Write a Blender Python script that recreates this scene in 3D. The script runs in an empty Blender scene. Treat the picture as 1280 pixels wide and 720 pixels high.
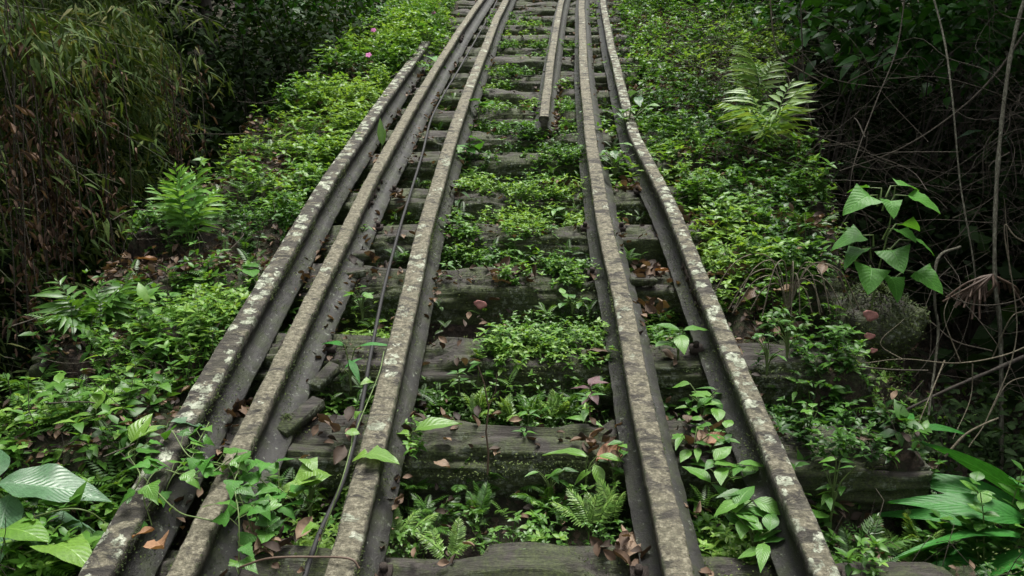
import bpy, math, random
import numpy as np
from mathutils import Vector, Matrix, Euler

rng = np.random.default_rng(7)
random.seed(7)
R = math.radians
S = bpy.context.scene
C = S.collection

# ------------------------------------------------------------------ frame of the climbing track
SLOPE = R(16.0)                      # the line climbs at this angle
CA, SA = math.cos(SLOPE), math.sin(SLOPE)
H = 1.75                             # eye height above the rail tops
FPX = 1000.0                         # focal length for a 1280 px wide frame
TH = math.atan(544 / FPX)            # gaze below the rail plane
CT, ST = math.cos(TH), math.sin(TH)
YAW = math.atan(15 * CT / FPX)

def T(p):
    """track frame (across, along, above the rail tops) -> world"""
    p = np.asarray(p, float)
    x, d, z = p[..., 0], p[..., 1], p[..., 2]
    return np.stack([x, d * CA - z * SA, d * SA + z * CA], -1)

def bend(d):
    d = np.asarray(d, float)
    return 0.30 * (np.maximum(d - 4.3, 0) / 6.8) ** 1.4

def at(px, py, z=0.0):
    """spot of the track frame at height z seen at a place of the photograph"""
    h = H - z
    Y = py + 184.0
    dep = h * FPX / (CT * Y)
    return ((px - 655) * dep / FPX, (dep - h * ST) / CT, z)

# ------------------------------------------------------------------ camera, sky, sun, exposure
cam = bpy.data.cameras.new('camera')
cam_o = bpy.data.objects.new('camera', cam)
C.objects.link(cam_o)
cam.sensor_width = 36
cam.lens = 36 * FPX / 1280
cam.clip_end = 500
cam.clip_start = 0.05
cam_o.location = Vector(T((0, 0, H)))
cam_o.rotation_euler = Euler((R(90) - (TH - SLOPE), 0, YAW), 'XYZ')
S.camera = cam_o

w = bpy.data.worlds.new('World')
S.world = w
w.use_nodes = True
nt = w.node_tree
sky = nt.nodes.new('ShaderNodeTexSky')
sky.sky_type = 'NISHITA'
sky.sun_disc = False
SUN_EL, SUN_AZ = R(74), R(20)
sky.sun_elevation = SUN_EL
sky.sun_rotation = SUN_AZ
sky.air_density = 1.0
sky.dust_density = 3.0
sky.ozone_density = 1.0
hsv = nt.nodes.new('ShaderNodeHueSaturation')
hsv.inputs['Saturation'].default_value = 0.12     # an overcast sky is nearly white
nt.links.new(sky.outputs[0], hsv.inputs['Color'])
nt.links.new(hsv.outputs[0], nt.nodes['Background'].inputs[0])
nt.nodes['Background'].inputs[1].default_value = 0.125
sun = bpy.data.lights.new('sun', 'SUN')
sun.energy = 2.3
sun.angle = R(24)
sun.color = (1.0, 0.97, 0.90)
sun_o = bpy.data.objects.new('sun', sun)
C.objects.link(sun_o)
sd = Vector((math.sin(SUN_AZ) * math.cos(SUN_EL), math.cos(SUN_AZ) * math.cos(SUN_EL), math.sin(SUN_EL)))
sun_o.rotation_euler = sd.to_track_quat('Z', 'Y').to_euler()
S.view_settings.view_transform = 'Standard'
S.view_settings.look = 'None'
S.view_settings.gamma = 1.0
S.view_settings.exposure = 1.42
S.cycles.max_bounces = 6
S.cycles.diffuse_bounces = 3
S.cycles.glossy_bounces = 2
S.cycles.transmission_bounces = 3
S.cycles.use_denoising = True

# ------------------------------------------------------------------ noise
def _h(i, j, k, s):
    n = (i * 374761393 + j * 668265263 + k * 2147483647 + s * 1274126177) & 0xFFFFFFFF
    n = ((n ^ (n >> 13)) * 1274126177) & 0xFFFFFFFF
    return ((n ^ (n >> 16)) & 0xFFFF) / 65535.0

def vnoise(x, y, z=0.0, s=0):
    x, y, z = np.broadcast_arrays(np.asarray(x, float), np.asarray(y, float), np.asarray(z, float))
    xi, yi, zi = [np.floor(a).astype(np.int64) for a in (x, y, z)]
    fx, fy, fz = x - xi, y - yi, z - zi
    fx, fy, fz = [a * a * (3 - 2 * a) for a in (fx, fy, fz)]
    o = 0
    for a in (0, 1):
        for b in (0, 1):
            for c in (0, 1):
                o = o + _h(xi + a, yi + b, zi + c, s) * (fx if a else 1 - fx) * (fy if b else 1 - fy) * (fz if c else 1 - fz)
    return o

def fbm(x, y, z=0.0, s=0, n=3):
    o, a, t = 0, 1, 0
    for k in range(n):
        o = o + a * vnoise(np.asarray(x) * 2 ** k, np.asarray(y) * 2 ** k, np.asarray(z) * 2 ** k, s + k)
        t += a
        a *= .5
    return o / t

def sst(a, b, x):
    t = np.clip((np.asarray(x, float) - a) / (b - a), 0, 1)
    return t * t * (3 - 2 * t)

# ------------------------------------------------------------------ materials
def new_mat(name):
    m = bpy.data.materials.new(name)
    m.use_nodes = True
    n = m.node_tree.nodes
    return m, n, m.node_tree.links, n['Principled BSDF'], n['Material Output']

def ramp(n, l, fac, stops):
    r = n.new('ShaderNodeValToRGB')
    e = r.color_ramp.elements
    while len(e) < len(stops):
        e.new(0.5)
    for q, (p, c) in zip(e, stops):
        q.position = p
        q.color = (c[0], c[1], c[2], 1) if not isinstance(c, (int, float)) else (c, c, c, 1)
    l.new(fac, r.inputs[0])
    return r.outputs[0]

def noise_n(n, l, vec, scale, detail=4, rough=.55, dist=0.0):
    t = n.new('ShaderNodeTexNoise')
    t.inputs['Scale'].default_value = scale
    t.inputs['Detail'].default_value = detail
    t.inputs['Roughness'].default_value = rough
    t.inputs['Distortion'].default_value = dist
    if vec is not None:
        l.new(vec, t.inputs['Vector'])
    return t.outputs['Fac']

def mixc(n, l, fac, a, b):
    m = n.new('ShaderNodeMix')
    m.data_type = 'RGBA'
    for s, v in ((m.inputs[0], fac), (m.inputs[6], a), (m.inputs[7], b)):
        if hasattr(v, 'is_linked'):
            l.new(v, s)
        elif isinstance(v, (int, float)):
            s.default_value = v
        else:
            s.default_value = (v[0], v[1], v[2], 1)
    return m.outputs[2]

def mth(n, l, op, a, b=0.0, clamp=False):
    m = n.new('ShaderNodeMath')
    m.operation = op
    m.use_clamp = clamp
    for s, v in ((m.inputs[0], a), (m.inputs[1], b)):
        if hasattr(v, 'is_linked'):
            l.new(v, s)
        else:
            s.default_value = v
    return m.outputs[0]

def bump(n, l, height, strength, dist, bsdf, prev=None):
    b = n.new('ShaderNodeBump')
    b.inputs['Strength'].default_value = strength
    b.inputs['Distance'].default_value = dist
    l.new(height, b.inputs['Height'])
    if prev is not None:
        l.new(prev, b.inputs['Normal'])
    l.new(b.outputs[0], bsdf.inputs['Normal'])
    return b.outputs[0]

def coords(n, l, scale=(1, 1, 1)):
    tc = n.new('ShaderNodeTexCoord')
    mp = n.new('ShaderNodeMapping')
    mp.inputs['Scale'].default_value = scale
    l.new(tc.outputs['Object'], mp.inputs['Vector'])
    return mp.outputs[0]

def up_mask(n, l, lo, hi):
    g = n.new('ShaderNodeNewGeometry')
    sp = n.new('ShaderNodeSeparateXYZ')
    l.new(g.outputs['Normal'], sp.inputs[0])
    r = n.new('ShaderNodeMapRange')
    r.inputs['From Min'].default_value = lo
    r.inputs['From Max'].default_value = hi
    l.new(sp.outputs['Z'], r.inputs['Value'])
    return r.outputs[0]

def rail_mat(name, lichen, tan, seed):
    m, n, l, b, o = new_mat(name)
    v = coords(n, l)
    mp = n.new('ShaderNodeMapping')
    mp.inputs['Location'].default_value = (seed * 7.3, seed * 3.1, seed)
    l.new(v, mp.inputs['Vector'])
    v = mp.outputs[0]
    tv = n.new('ShaderNodeMapping')
    tv.inputs['Scale'].default_value = (.6, 1.25, 1.25)
    l.new(v, tv.inputs['Vector'])
    tv = tv.outputs[0]
    base = ramp(n, l, noise_n(n, l, tv, 20, 6, .75), [(.36, (.014, .012, .010)), (.5, (.042, .037, .029)), (.66, (.10, .092, .07))])
    # tan crust of dust and algae on the faces that look up
    crust = ramp(n, l, noise_n(n, l, tv, 13, 7, .72, .5), [(.56 - tan * .18, 0), (.62 - tan * .14, 1)])
    up = up_mask(n, l, .55, .9)
    crust_c = ramp(n, l, noise_n(n, l, v, 60, 5, .75), [(.30, (.046, .041, .028)), (.5, (.135, .123, .084)), (.68, (.30, .28, .20))])
    c = mixc(n, l, mth(n, l, 'MULTIPLY', crust, mth(n, l, 'MULTIPLY_ADD', up, .9)), base, crust_c)
    # pale lichen rosettes with ragged rims
    dn = n.new('ShaderNodeTexNoise')
    dn.inputs['Scale'].default_value = 45
    dn.inputs['Detail'].default_value = 4
    l.new(v, dn.inputs['Vector'])
    ad = n.new('ShaderNodeVectorMath')
    ad.operation = 'MULTIPLY_ADD'
    l.new(dn.outputs['Color'], ad.inputs[0])
    ad.inputs[1].default_value = (.06, .06, .06)
    l.new(v, ad.inputs[2])
    vo = n.new('ShaderNodeTexVoronoi')
    vo.inputs['Scale'].default_value = 15
    l.new(ad.outputs[0], vo.inputs['Vector'])
    spots = ramp(n, l, vo.outputs['Distance'], [(.36, 1), (.46, 0)])
    zone = ramp(n, l, noise_n(n, l, v, 3.2, 5, .75, .6), [(.62 - lichen * .20, 0), (.66 - lichen * .18, 1)])
    fine = ramp(n, l, noise_n(n, l, v, 70, 4, .7), [(.36, 0), (.5, 1)])
    lf = mth(n, l, 'MULTIPLY', mth(n, l, 'MULTIPLY', spots, zone), fine)
    lf = mth(n, l, 'MULTIPLY', lf, mth(n, l, 'MULTIPLY_ADD', up, .75), True)
    lc = ramp(n, l, noise_n(n, l, v, 30, 4), [(.35, (.19, .21, .15)), (.52, (.34, .37, .28)), (.68, (.52, .54, .44))])
    c = mixc(n, l, lf, c, lc)
    # moss in the shelter of the sides
    ms = ramp(n, l, noise_n(n, l, v, 14, 5, .7), [(.5, 0), (.6, 1)])
    ms = mth(n, l, 'MULTIPLY', ms, mth(n, l, 'SUBTRACT', 1.0, mth(n, l, 'MULTIPLY', up, .85)))
    c = mixc(n, l, mth(n, l, 'MULTIPLY', ms, .75), c, (.035, .05, .014))
    l.new(c, b.inputs['Base Color'])
    b.inputs['Roughness'].default_value = .85
    hgt = mth(n, l, 'ADD', mth(n, l, 'MULTIPLY', lf, .5), noise_n(n, l, v, 110, 6, .8))
    nb = bump(n, l, hgt, 1.0, .007, b)
    bump(n, l, noise_n(n, l, tv, 24, 5, .7), 1.0, .016, b, nb)
    return m

def wood_mat(name):
    m, n, l, b, o = new_mat(name)
    v = coords(n, l, (1.3, 22, 22))
    vf = coords(n, l, (3, 70, 70))
    vi = coords(n, l)
    g1 = noise_n(n, l, v, 1.6, 7, .72, .5)
    g2 = noise_n(n, l, vf, 1.4, 6, .75, .3)
    c = ramp(n, l, g1, [(.32, (.010, .008, .007)), (.48, (.034, .029, .024)), (.6, (.064, .056, .048)), (.75, (.115, .104, .092))])
    c = mixc(n, l, ramp(n, l, g2, [(.35, .85), (.55, 0)]), c, (.020, .017, .014))
    # damp stains
    c = mixc(n, l, ramp(n, l, noise_n(n, l, vi, 3.3, 4, .6), [(.45, 0), (.65, .6)]), c, (.035, .030, .024))
    up = up_mask(n, l, .35, .85)
    side = mth(n, l, 'SUBTRACT', 1.0, up)
    ms = ramp(n, l, noise_n(n, l, vi, 8, 6, .72), [(.34, 0), (.52, 1)])
    ms2 = ramp(n, l, noise_n(n, l, vi, 5.5, 6, .72, .3), [(.45, 0), (.57, 1)])
    mf = mth(n, l, 'ADD', mth(n, l, 'MULTIPLY', ms, side), mth(n, l, 'MULTIPLY', ms2, .7), True)
    mc = ramp(n, l, noise_n(n, l, vi, 90, 4, .7), [(.3, (.014, .020, .007)), (.5, (.042, .058, .016)), (.72, (.10, .125, .038))])
    c = mixc(n, l, mf, c, mc)
    # crustose lichen on the standing faces
    vo = ramp(n, l, noise_n(n, l, vi, 38, 5, .8), [(.52, 0), (.57, 1)])
    z2 = ramp(n, l, noise_n(n, l, vi, 5, 4, .6), [(.44, 0), (.54, 1)])
    c = mixc(n, l, mth(n, l, 'MULTIPLY', mth(n, l, 'MULTIPLY', vo, z2), mth(n, l, 'MULTIPLY_ADD', side, .6, .1) if False else mth(n, l, 'MULTIPLY', side, .75)), c, (.24, .27, .21))
    l.new(c, b.inputs['Base Color'])
    b.inputs['Roughness'].default_value = .8
    nb = bump(n, l, g1, 1.0, .02, b)
    nb = bump(n, l, g2, .9, .004, b, nb)
    bump(n, l, noise_n(n, l, vi, 150, 4, .8), .5, .004, b, nb)
    return m

def soil_mat():
    m, n, l, b, o = new_mat('soil')
    v = coords(n, l)
    c = ramp(n, l, noise_n(n, l, v, 9, 8, .75), [(.3, (.010, .007, .005)), (.5, (.030, .021, .013)), (.7, (.065, .045, .029))])
    g = ramp(n, l, noise_n(n, l, v, 4, 6, .7), [(.45, 0), (.62, .85)])
    gc = ramp(n, l, noise_n(n, l, v, 80, 4, .7), [(.3, (.015, .026, .007)), (.6, (.04, .07, .015)), (.8, (.07, .10, .03))])
    c = mixc(n, l, g, c, gc)
    vo = n.new('ShaderNodeTexVoronoi')
    vo.inputs['Scale'].default_value = 45
    l.new(v, vo.inputs['Vector'])
    lit = ramp(n, l, vo.outputs['Color'], [(.72, 0), (.78, 1)])
    c = mixc(n, l, mth(n, l, 'MULTIPLY', lit, .7), c, (.09, .06, .04))
    l.new(c, b.inputs['Base Color'])
    b.inputs['Roughness'].default_value = .95
    nb = bump(n, l, vo.outputs['Distance'], .8, .02, b)
    bump(n, l, noise_n(n, l, v, 60, 6, .8), 1.0, .02, b, nb)
    return m

def leaf_mat(name, stops, mode='attr', rough=.42, trans=.3, veins=False, spec=.5):
    """stops: base colours picked by each leaf's own random tint"""
    m, n, l, b, o = new_mat(name)
    if mode == 'attr':
        a = n.new('ShaderNodeAttribute')
        a.attribute_name = 'tint'
        f = a.outputs['Fac']
    else:
        a = n.new('ShaderNodeObjectInfo')
        f = a.outputs['Random']
    k = len(stops)
    c = ramp(n, l, f, [(i / (k - 1), s) for i, s in enumerate(stops)])
    v = coords(n, l)
    sp = ramp(n, l, noise_n(n, l, v, 35 if mode == 'attr' else 22, 4, .7), [(.3, .55), (.55, 1.0), (.8, 1.25)])
    mm = n.new('ShaderNodeMix')
    mm.data_type = 'RGBA'
    mm.blend_type = 'MULTIPLY'
    mm.inputs[0].default_value = .8
    l.new(c, mm.inputs[6])
    l.new(sp, mm.inputs[7])
    c = mm.outputs[2]
    if mode == 'obj' and veins:
        ns_ = noise_n(n, l, v, 26, 5, .75)
        c = mixc(n, l, ramp(n, l, ns_, [(.64, 0), (.69, .8)]), c, (.10, .07, .025))
    if veins:
        uv = n.new('ShaderNodeUVMap')
        s = n.new('ShaderNodeSeparateXYZ')
        l.new(uv.outputs[0], s.inputs[0])
        u = mth(n, l, 'ABSOLUTE', mth(n, l, 'SUBTRACT', s.outputs['X'], .5))
        ph = mth(n, l, 'SUBTRACT', mth(n, l, 'MULTIPLY', s.outputs['Y'], veins), mth(n, l, 'MULTIPLY', u, veins * .75))
        fr = mth(n, l, 'FRACT', ph)
        tri = mth(n, l, 'ABSOLUTE', mth(n, l, 'SUBTRACT', fr, .5))
        side = ramp(n, l, tri, [(0.0, 1), (.10, 0)])
        mid = ramp(n, l, u, [(0.0, 1), (.035, 0)])
        vf = mth(n, l, 'MAXIMUM', mth(n, l, 'MULTIPLY', side, .45), mid)
        c = mixc(n, l, mth(n, l, 'MULTIPLY', vf, .45), c, tuple(min(1, q * 1.4 + .02) for q in stops[-1]))
        bump(n, l, mth(n, l, 'ADD', tri, mth(n, l, 'MULTIPLY', mid, -.6)), .3, .006, b)
    l.new(c, b.inputs['Base Color'])
    b.inputs['Roughness'].default_value = rough
    b.inputs['Specular IOR Level'].default_value = spec
    if trans > 0:
        tr = n.new('ShaderNodeBsdfTranslucent')
        g = n.new('ShaderNodeMix')
        g.data_type = 'RGBA'
        g.blend_type = 'MULTIPLY'
        g.inputs[0].default_value = 1
        l.new(c, g.inputs[6])
        g.inputs[7].default_value = (1.5, 1.35, .6, 1)
        l.new(g.outputs[2], tr.inputs[0])
        mx = n.new('ShaderNodeMixShader')
        mx.inputs[0].default_value = trans
        l.new(b.outputs[0], mx.inputs[1])
        l.new(tr.outputs[0], mx.inputs[2])
        l.new(mx.outputs[0], o.inputs['Surface'])
    return m

def bark_mat(name, a_, b_, c_, sc=(8, 8, 2)):
    m, n, l, b, o = new_mat(name)
    v = coords(n, l, sc)
    c = ramp(n, l, noise_n(n, l, v, 4, 6, .7), [(.3, a_), (.5, b_), (.7, c_)])
    l.new(c, b.inputs['Base Color'])
    b.inputs['Roughness'].default_value = .9
    bump(n, l, noise_n(n, l, v, 9, 5, .75), .8, .01, b)
    return m

def plain(name, col, rough=.6):
    m, n, l, b, o = new_mat(name)
    v = coords(n, l)
    c = ramp(n, l, noise_n(n, l, v, 40, 5, .7), [(.3, tuple(q * .6 for q in col)), (.7, tuple(min(1, q * 1.3) for q in col))])
    l.new(c, b.inputs['Base Color'])
    b.inputs['Roughness'].default_value = rough
    return m

M = dict(
    wood=wood_mat('weathered_sleeper_wood'),
    soil=soil_mat(),
    herb=leaf_mat('herb_leaf', [(.020, .062, .012), (.052, .145, .022), (.10, .235, .036), (.19, .33, .06)], spec=.3, trans=.35),
    herb_o=leaf_mat('seedling_leaf', [(.035, .115, .018), (.065, .19, .026), (.12, .27, .04)], 'obj', veins=9, spec=.45, rough=.38),
    big_o=leaf_mat('broad_leaf', [(.05, .17, .022), (.08, .24, .035)], 'obj', rough=.5, veins=8, spec=.25),
    lime_o=leaf_mat('lime_leaf', [(.085, .20, .025), (.15, .28, .04)], 'obj', rough=.4, veins=7),
    grey_o=leaf_mat('dull_blue_green_leaf', [(.06, .14, .065), (.10, .21, .10)], 'obj', rough=.35, veins=16),
    shiny_o=leaf_mat('glossy_dark_leaf', [(.022, .12, .018), (.04, .19, .028)], 'obj', rough=.5, veins=10, trans=.25, spec=.3),
    fern=leaf_mat('fern_leaf', [(.03, .09, .014), (.06, .155, .022), (.10, .22, .035)]),
    fernlime=leaf_mat('fern_lime', [(.09, .20, .035), (.15, .28, .055), (.22, .33, .08)]),
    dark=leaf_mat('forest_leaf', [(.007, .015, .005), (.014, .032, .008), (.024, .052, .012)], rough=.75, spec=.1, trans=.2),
    bamboo=leaf_mat('bamboo_leaf', [(.016, .032, .008), (.036, .068, .015), (.075, .125, .030), (.16, .16, .065)], rough=.7, spec=.12, trans=.25),
    dryb=leaf_mat('dry_sheath', [(.035, .024, .017), (.085, .056, .040), (.17, .115, .085)], rough=.9, trans=.1, spec=.1),
    litter=leaf_mat('leaf_litter', [(.020, .013, .009), (.05, .031, .019), (.11, .067, .041), (.22, .15, .095)], rough=.75, trans=.1),
    litter_o=leaf_mat('fallen_leaf', [(.07, .042, .024), (.12, .075, .043), (.18, .12, .075)], 'obj', rough=.6, trans=.1, veins=9),
    orange_o=leaf_mat('fallen_leaf_orange', [(.22, .10, .045), (.27, .15, .08)], 'obj', rough=.6, trans=.15, veins=9),
    purple_o=leaf_mat('purple_leaf', [(.07, .03, .035), (.12, .055, .06)], 'obj', rough=.5, trans=.2, veins=9),
    pinkpetal=leaf_mat('pink_petal', [(.62, .12, .42), (.70, .20, .52)], 'obj', rough=.6, trans=.3),
    railweb=None,
    moss=leaf_mat('moss', [(.015, .028, .006), (.038, .062, .012), (.075, .11, .022), (.13, .16, .045)], rough=.9, trans=.1),
    stem=plain('green_stem', (.09, .14, .035)),
    dstem=plain('brown_stem', (.10, .065, .045)),
    twig=bark_mat('dead_twig', (.018, .015, .010), (.05, .042, .028), (.11, .095, .068), (20, 20, 20)),
    twigp=bark_mat('pale_twig', (.07, .06, .035), (.14, .12, .08), (.24, .22, .16), (20, 20, 20)),
    bark=bark_mat('forest_bark', (.02, .016, .012), (.05, .042, .033), (.10, .09, .075)),
    barkp=bark_mat('lichened_bark', (.03, .03, .018), (.075, .072, .048), (.24, .25, .19), (25, 25, 6)),
    culm=bark_mat('bamboo_culm', (.03, .04, .018), (.06, .07, .035), (.10, .10, .06)),
    cable=plain('black_rubber', (.008, .008, .008), .75),
    fungus=plain('pink_fungus', (.42, .19, .17), .7),
    rust=bark_mat('rusty_bolt', (.015, .010, .008), (.035, .024, .018), (.06, .045, .035), (60, 60, 60)),
)

def web_mat():
    m, n, l, b, o = new_mat('dark_rail_web')
    v = coords(n, l)
    c = ramp(n, l, noise_n(n, l, v, 12, 6, .7), [(.3, (.011, .0105, .010)), (.5, (.026, .025, .023)), (.7, (.052, .050, .046))])
    c = mixc(n, l, ramp(n, l, noise_n(n, l, v, 11, 6, .8), [(.46, 0), (.60, .7)]), c, (.032, .042, .014))
    c = mixc(n, l, ramp(n, l, noise_n(n, l, v, 42, 5, .8), [(.60, 0), (.66, .7)]), c, (.28, .31, .25))
    l.new(c, b.inputs['Base Color'])
    b.inputs['Roughness'].default_value = .6
    bump(n, l, noise_n(n, l, v, 90, 6, .8), .8, .006, b)
    return m
M['railweb'] = web_mat()

# ------------------------------------------------------------------ mesh building
def mesh_from(name, V, F3=None, F4=None, mat=None, tint=None, uv=None, smooth=False):
    me = bpy.data.meshes.new(name)
    V = np.asarray(V, np.float32)
    F3 = np.zeros((0, 3), np.int32) if F3 is None or len(F3) == 0 else np.asarray(F3, np.int32)
    F4 = np.zeros((0, 4), np.int32) if F4 is None or len(F4) == 0 else np.asarray(F4, np.int32)
    me.vertices.add(len(V))
    me.vertices.foreach_set('co', V.ravel())
    li = np.concatenate([F3.ravel(), F4.ravel()]).astype(np.int32)
    me.loops.add(len(li))
    me.loops.foreach_set('vertex_index', li)
    npoly = len(F3) + len(F4)
    me.polygons.add(npoly)
    st = np.concatenate([np.arange(len(F3)) * 3, len(F3) * 3 + np.arange(len(F4)) * 4]).astype(np.int32)
    me.polygons.foreach_set('loop_start', st)
    if smooth:
        me.polygons.foreach_set('use_smooth', np.ones(npoly, bool))
    me.update(calc_edges=True)
    if tint is not None:
        a = me.attributes.new('tint', 'FLOAT', 'POINT')
        a.data.foreach_set('value', np.asarray(tint, np.float32))
    if uv is not None:
        u = me.uv_layers.new(name='UVMap')
        u.data.foreach_set('uv', np.asarray(uv, np.float32)[li].ravel())
    if mat is not None:
        me.materials.append(mat)
    return me

def link(name, me, parent=None, loc=None, rot=None, scale=None):
    o = bpy.data.objects.new(name, me)
    C.objects.link(o)
    if parent is not None:
        o.parent = parent
    if loc is not None:
        o.location = Vector(loc)
    if rot is not None:
        o.rotation_euler = rot
    if scale is not None:
        o.scale = (scale,) * 3 if isinstance(scale, (int, float)) else scale
    return o

def tag(o, label, cat, group=None):
    o['label'] = label
    o['category'] = cat
    if group:
        o['group'] = group
    return o

def kind(o, k, label=None, cat=None):
    o['kind'] = k
    if label:
        o['label'] = label
    if cat:
        o['category'] = cat
    return o

def empty(name, loc, rz=0.0):
    o = bpy.data.objects.new(name, None)
    C.objects.link(o)
    o.location = Vector(loc)
    o.rotation_euler = (0, 0, rz)
    o.empty_display_size = .05
    return o

class Acc:
    def __init__(s):
        s.V, s.F3, s.F4, s.t, s.n = [], [], [], [], 0
    def add(s, V, F3=None, F4=None, tint=.5):
        V = np.asarray(V, float)
        if F3 is not None and len(F3):
            s.F3.append(np.asarray(F3) + s.n)
        if F4 is not None and len(F4):
            s.F4.append(np.asarray(F4) + s.n)
        s.V.append(V)
        s.t.append(np.broadcast_to(tint, (len(V),)))
        s.n += len(V)
    def mesh(s, name, mat, smooth=False):
        return mesh_from(name, np.concatenate(s.V), np.concatenate(s.F3) if s.F3 else None, np.concatenate(s.F4) if s.F4 else None,
                         mat, np.concatenate(s.t), smooth=smooth)

def tube(acc, P, r, n=5, tint=.5):
    P = np.asarray(P, float)
    k = len(P)
    r = np.broadcast_to(r, (k,))
    d = np.gradient(P, axis=0)
    d /= np.linalg.norm(d, axis=1)[:, None] + 1e-9
    ref = np.array([0, 0, 1.0]) if abs(d[0, 2]) < .9 else np.array([1.0, 0, 0])
    a = np.cross(d, ref)
    a /= np.linalg.norm(a, axis=1)[:, None] + 1e-9
    b = np.cross(d, a)
    th = np.arange(n) * 2 * np.pi / n
    V = P[:, None] + r[:, None, None] * (np.cos(th)[None, :, None] * a[:, None] + np.sin(th)[None, :, None] * b[:, None])
    i = np.arange(k - 1)[:, None] * n
    j = np.arange(n)[None]
    F = np.stack([i + j, i + (j + 1) % n, i + n + (j + 1) % n, i + n + j], -1).reshape(-1, 4)
    acc.add(V.reshape(-1, 3), F4=F, tint=tint)

# ------------------------------------------------------------------ leaf shapes: length along +Y, face up
def leaf_shape(wfun, rows=6, cols=3, fold=.25, curl=.25, wave=0.0, cup=0.0, wob=0.0):
    t = np.linspace(0, 1, rows + 1)
    u = np.linspace(-1, 1, cols)
    wd = np.array([wfun(q) for q in t])
    X = u[None] * wd[:, None]
    # teeth / sweep: side columns lag a little behind the midrib
    Y = t[:, None] - .06 * np.abs(u)[None] * np.sin(np.pi * t)[:, None] * 1.0
    Z = fold * np.abs(X) - curl * t[:, None] ** 2 + wave * np.sin(t[:, None] * 16) * np.abs(u)[None] * wd[:, None] + cup * X ** 2
    if wob:
        Z = Z + wob * np.sin(t[:, None] * 5 + u[None] * 2.0)
    V = np.stack([X, Y, Z], -1).reshape(-1, 3)
    uv = np.stack([np.broadcast_to((u[None] + 1) / 2, X.shape), np.broadcast_to(t[:, None], X.shape)], -1).reshape(-1, 2)
    i = np.arange(rows)[:, None] * cols
    j = np.arange(cols - 1)[None]
    F = np.stack([i + j, i + j + 1, i + cols + j + 1, i + cols + j], -1).reshape(-1, 4)
    return V, F, uv

def ow(wid, pk=.42, sharp=1.0):
    def f(t):
        if t <= 0:
            return wid * .04
        if t >= 1:
            return wid * .01
        a = math.log(.5) / math.log(pk)
        return wid * max(.01, math.sin(math.pi * t ** a) ** sharp)
    return f

def heartw(wid):
    def f(t):
        return wid * max(.012, (math.sqrt(min(1, t * 9 + .06)) * (1 - t) ** .62 * 1.32) if t < 1 else .012)
    return f

def ivyw(wid):
    pts = [(0, .25), (.08, .8), (.22, .95), (.36, .55), (.5, .62), (.62, .42), (.8, .2), (1, .01)]
    def f(t):
        for (a, x), (b, y) in zip(pts, pts[1:]):
            if a <= t <= b:
                return wid * (x + (y - x) * (t - a) / (b - a))
        return .01
    return f

RHOMB = (np.array([[0, 0, 0], [-.2, .42, .05], [0, 1, -.12], [.2, .42, .05]]), np.array([[0, 3, 2, 1]]), None)
LANCE = leaf_shape(ow(.17, .4), 3, 3, .3, .3)
OVATE = leaf_shape(ow(.27, .42), 3, 3, .3, .35)
HERB = leaf_shape(ow(.25, .45), 3, 3, .35, .3)
BLADE = leaf_shape(ow(.075, .3), 3, 2, .0, .45)
CURLED = leaf_shape(ow(.3, .45), 4, 3, .9, -.35, wob=.08)

def rotm(az, el, roll):
    """frames whose Y points along azimuth/elevation; Z is the leaf's upper face"""
    az, el, roll = [np.asarray(a, float) for a in (az, el, roll)]
    y = np.stack([np.cos(el) * np.cos(az), np.cos(el) * np.sin(az), np.sin(el)], -1)
    x = np.stack([np.sin(az), -np.cos(az), np.zeros_like(az)], -1)
    z = np.cross(x, y)
    c, s_ = np.cos(roll)[..., None], np.sin(roll)[..., None]
    return np.stack([x * c + z * s_, y, z * c - x * s_], -1)

def scatter(acc, shape, pos, Rm, size, tint, wscale=1.0):
    V, F, _ = shape
    n = len(pos)
    if n == 0:
        return
    L = V * np.array([wscale, 1, 1])
    W = np.einsum('nij,vj->nvi', Rm, L) * np.asarray(size)[:, None, None] + pos[:, None]
    k = len(V)
    FF = (F[None] + (np.arange(n) * k)[:, None, None]).reshape(-1, 4)
    acc.add(W.reshape(-1, 3), F4=FF, tint=np.repeat(tint, k))

def lmesh(name, shape, mat):
    return mesh_from(name, shape[0], F4=shape[1], mat=mat, uv=shape[2], smooth=True)

# ------------------------------------------------------------------ layout of the line
BACK = [.60, 1.21, 1.82, 2.47, 3.06, 3.76, 4.33, 4.90, 5.56, 6.10, 6.76, 7.41, 7.99, 8.65, 9.25, 9.86, 10.5, 11.1, 11.75, 12.4, 13.0, 13.7, 14.3]
SW, SH, STOP = .26, .26, -.155     # sleeper width, height, top level
ORD = ['first', 'second', 'third', 'fourth', 'fifth', 'sixth', 'seventh', 'eighth', 'ninth', 'tenth', 'eleventh', 'twelfth',
       'thirteenth', 'fourteenth', 'fifteenth', 'sixteenth', 'seventeenth', 'eighteenth', 'nineteenth', 'twentieth', 'twenty-first', 'twenty-second']
BK = np.array(BACK)
FIRST = 2                          # the sleeper at the lower edge of the picture

def near_sleeper(d):
    k = int(np.argmin(np.abs(BK - .13 - d))) - FIRST
    return ORD[max(0, min(k, len(ORD) - 1))]

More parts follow.
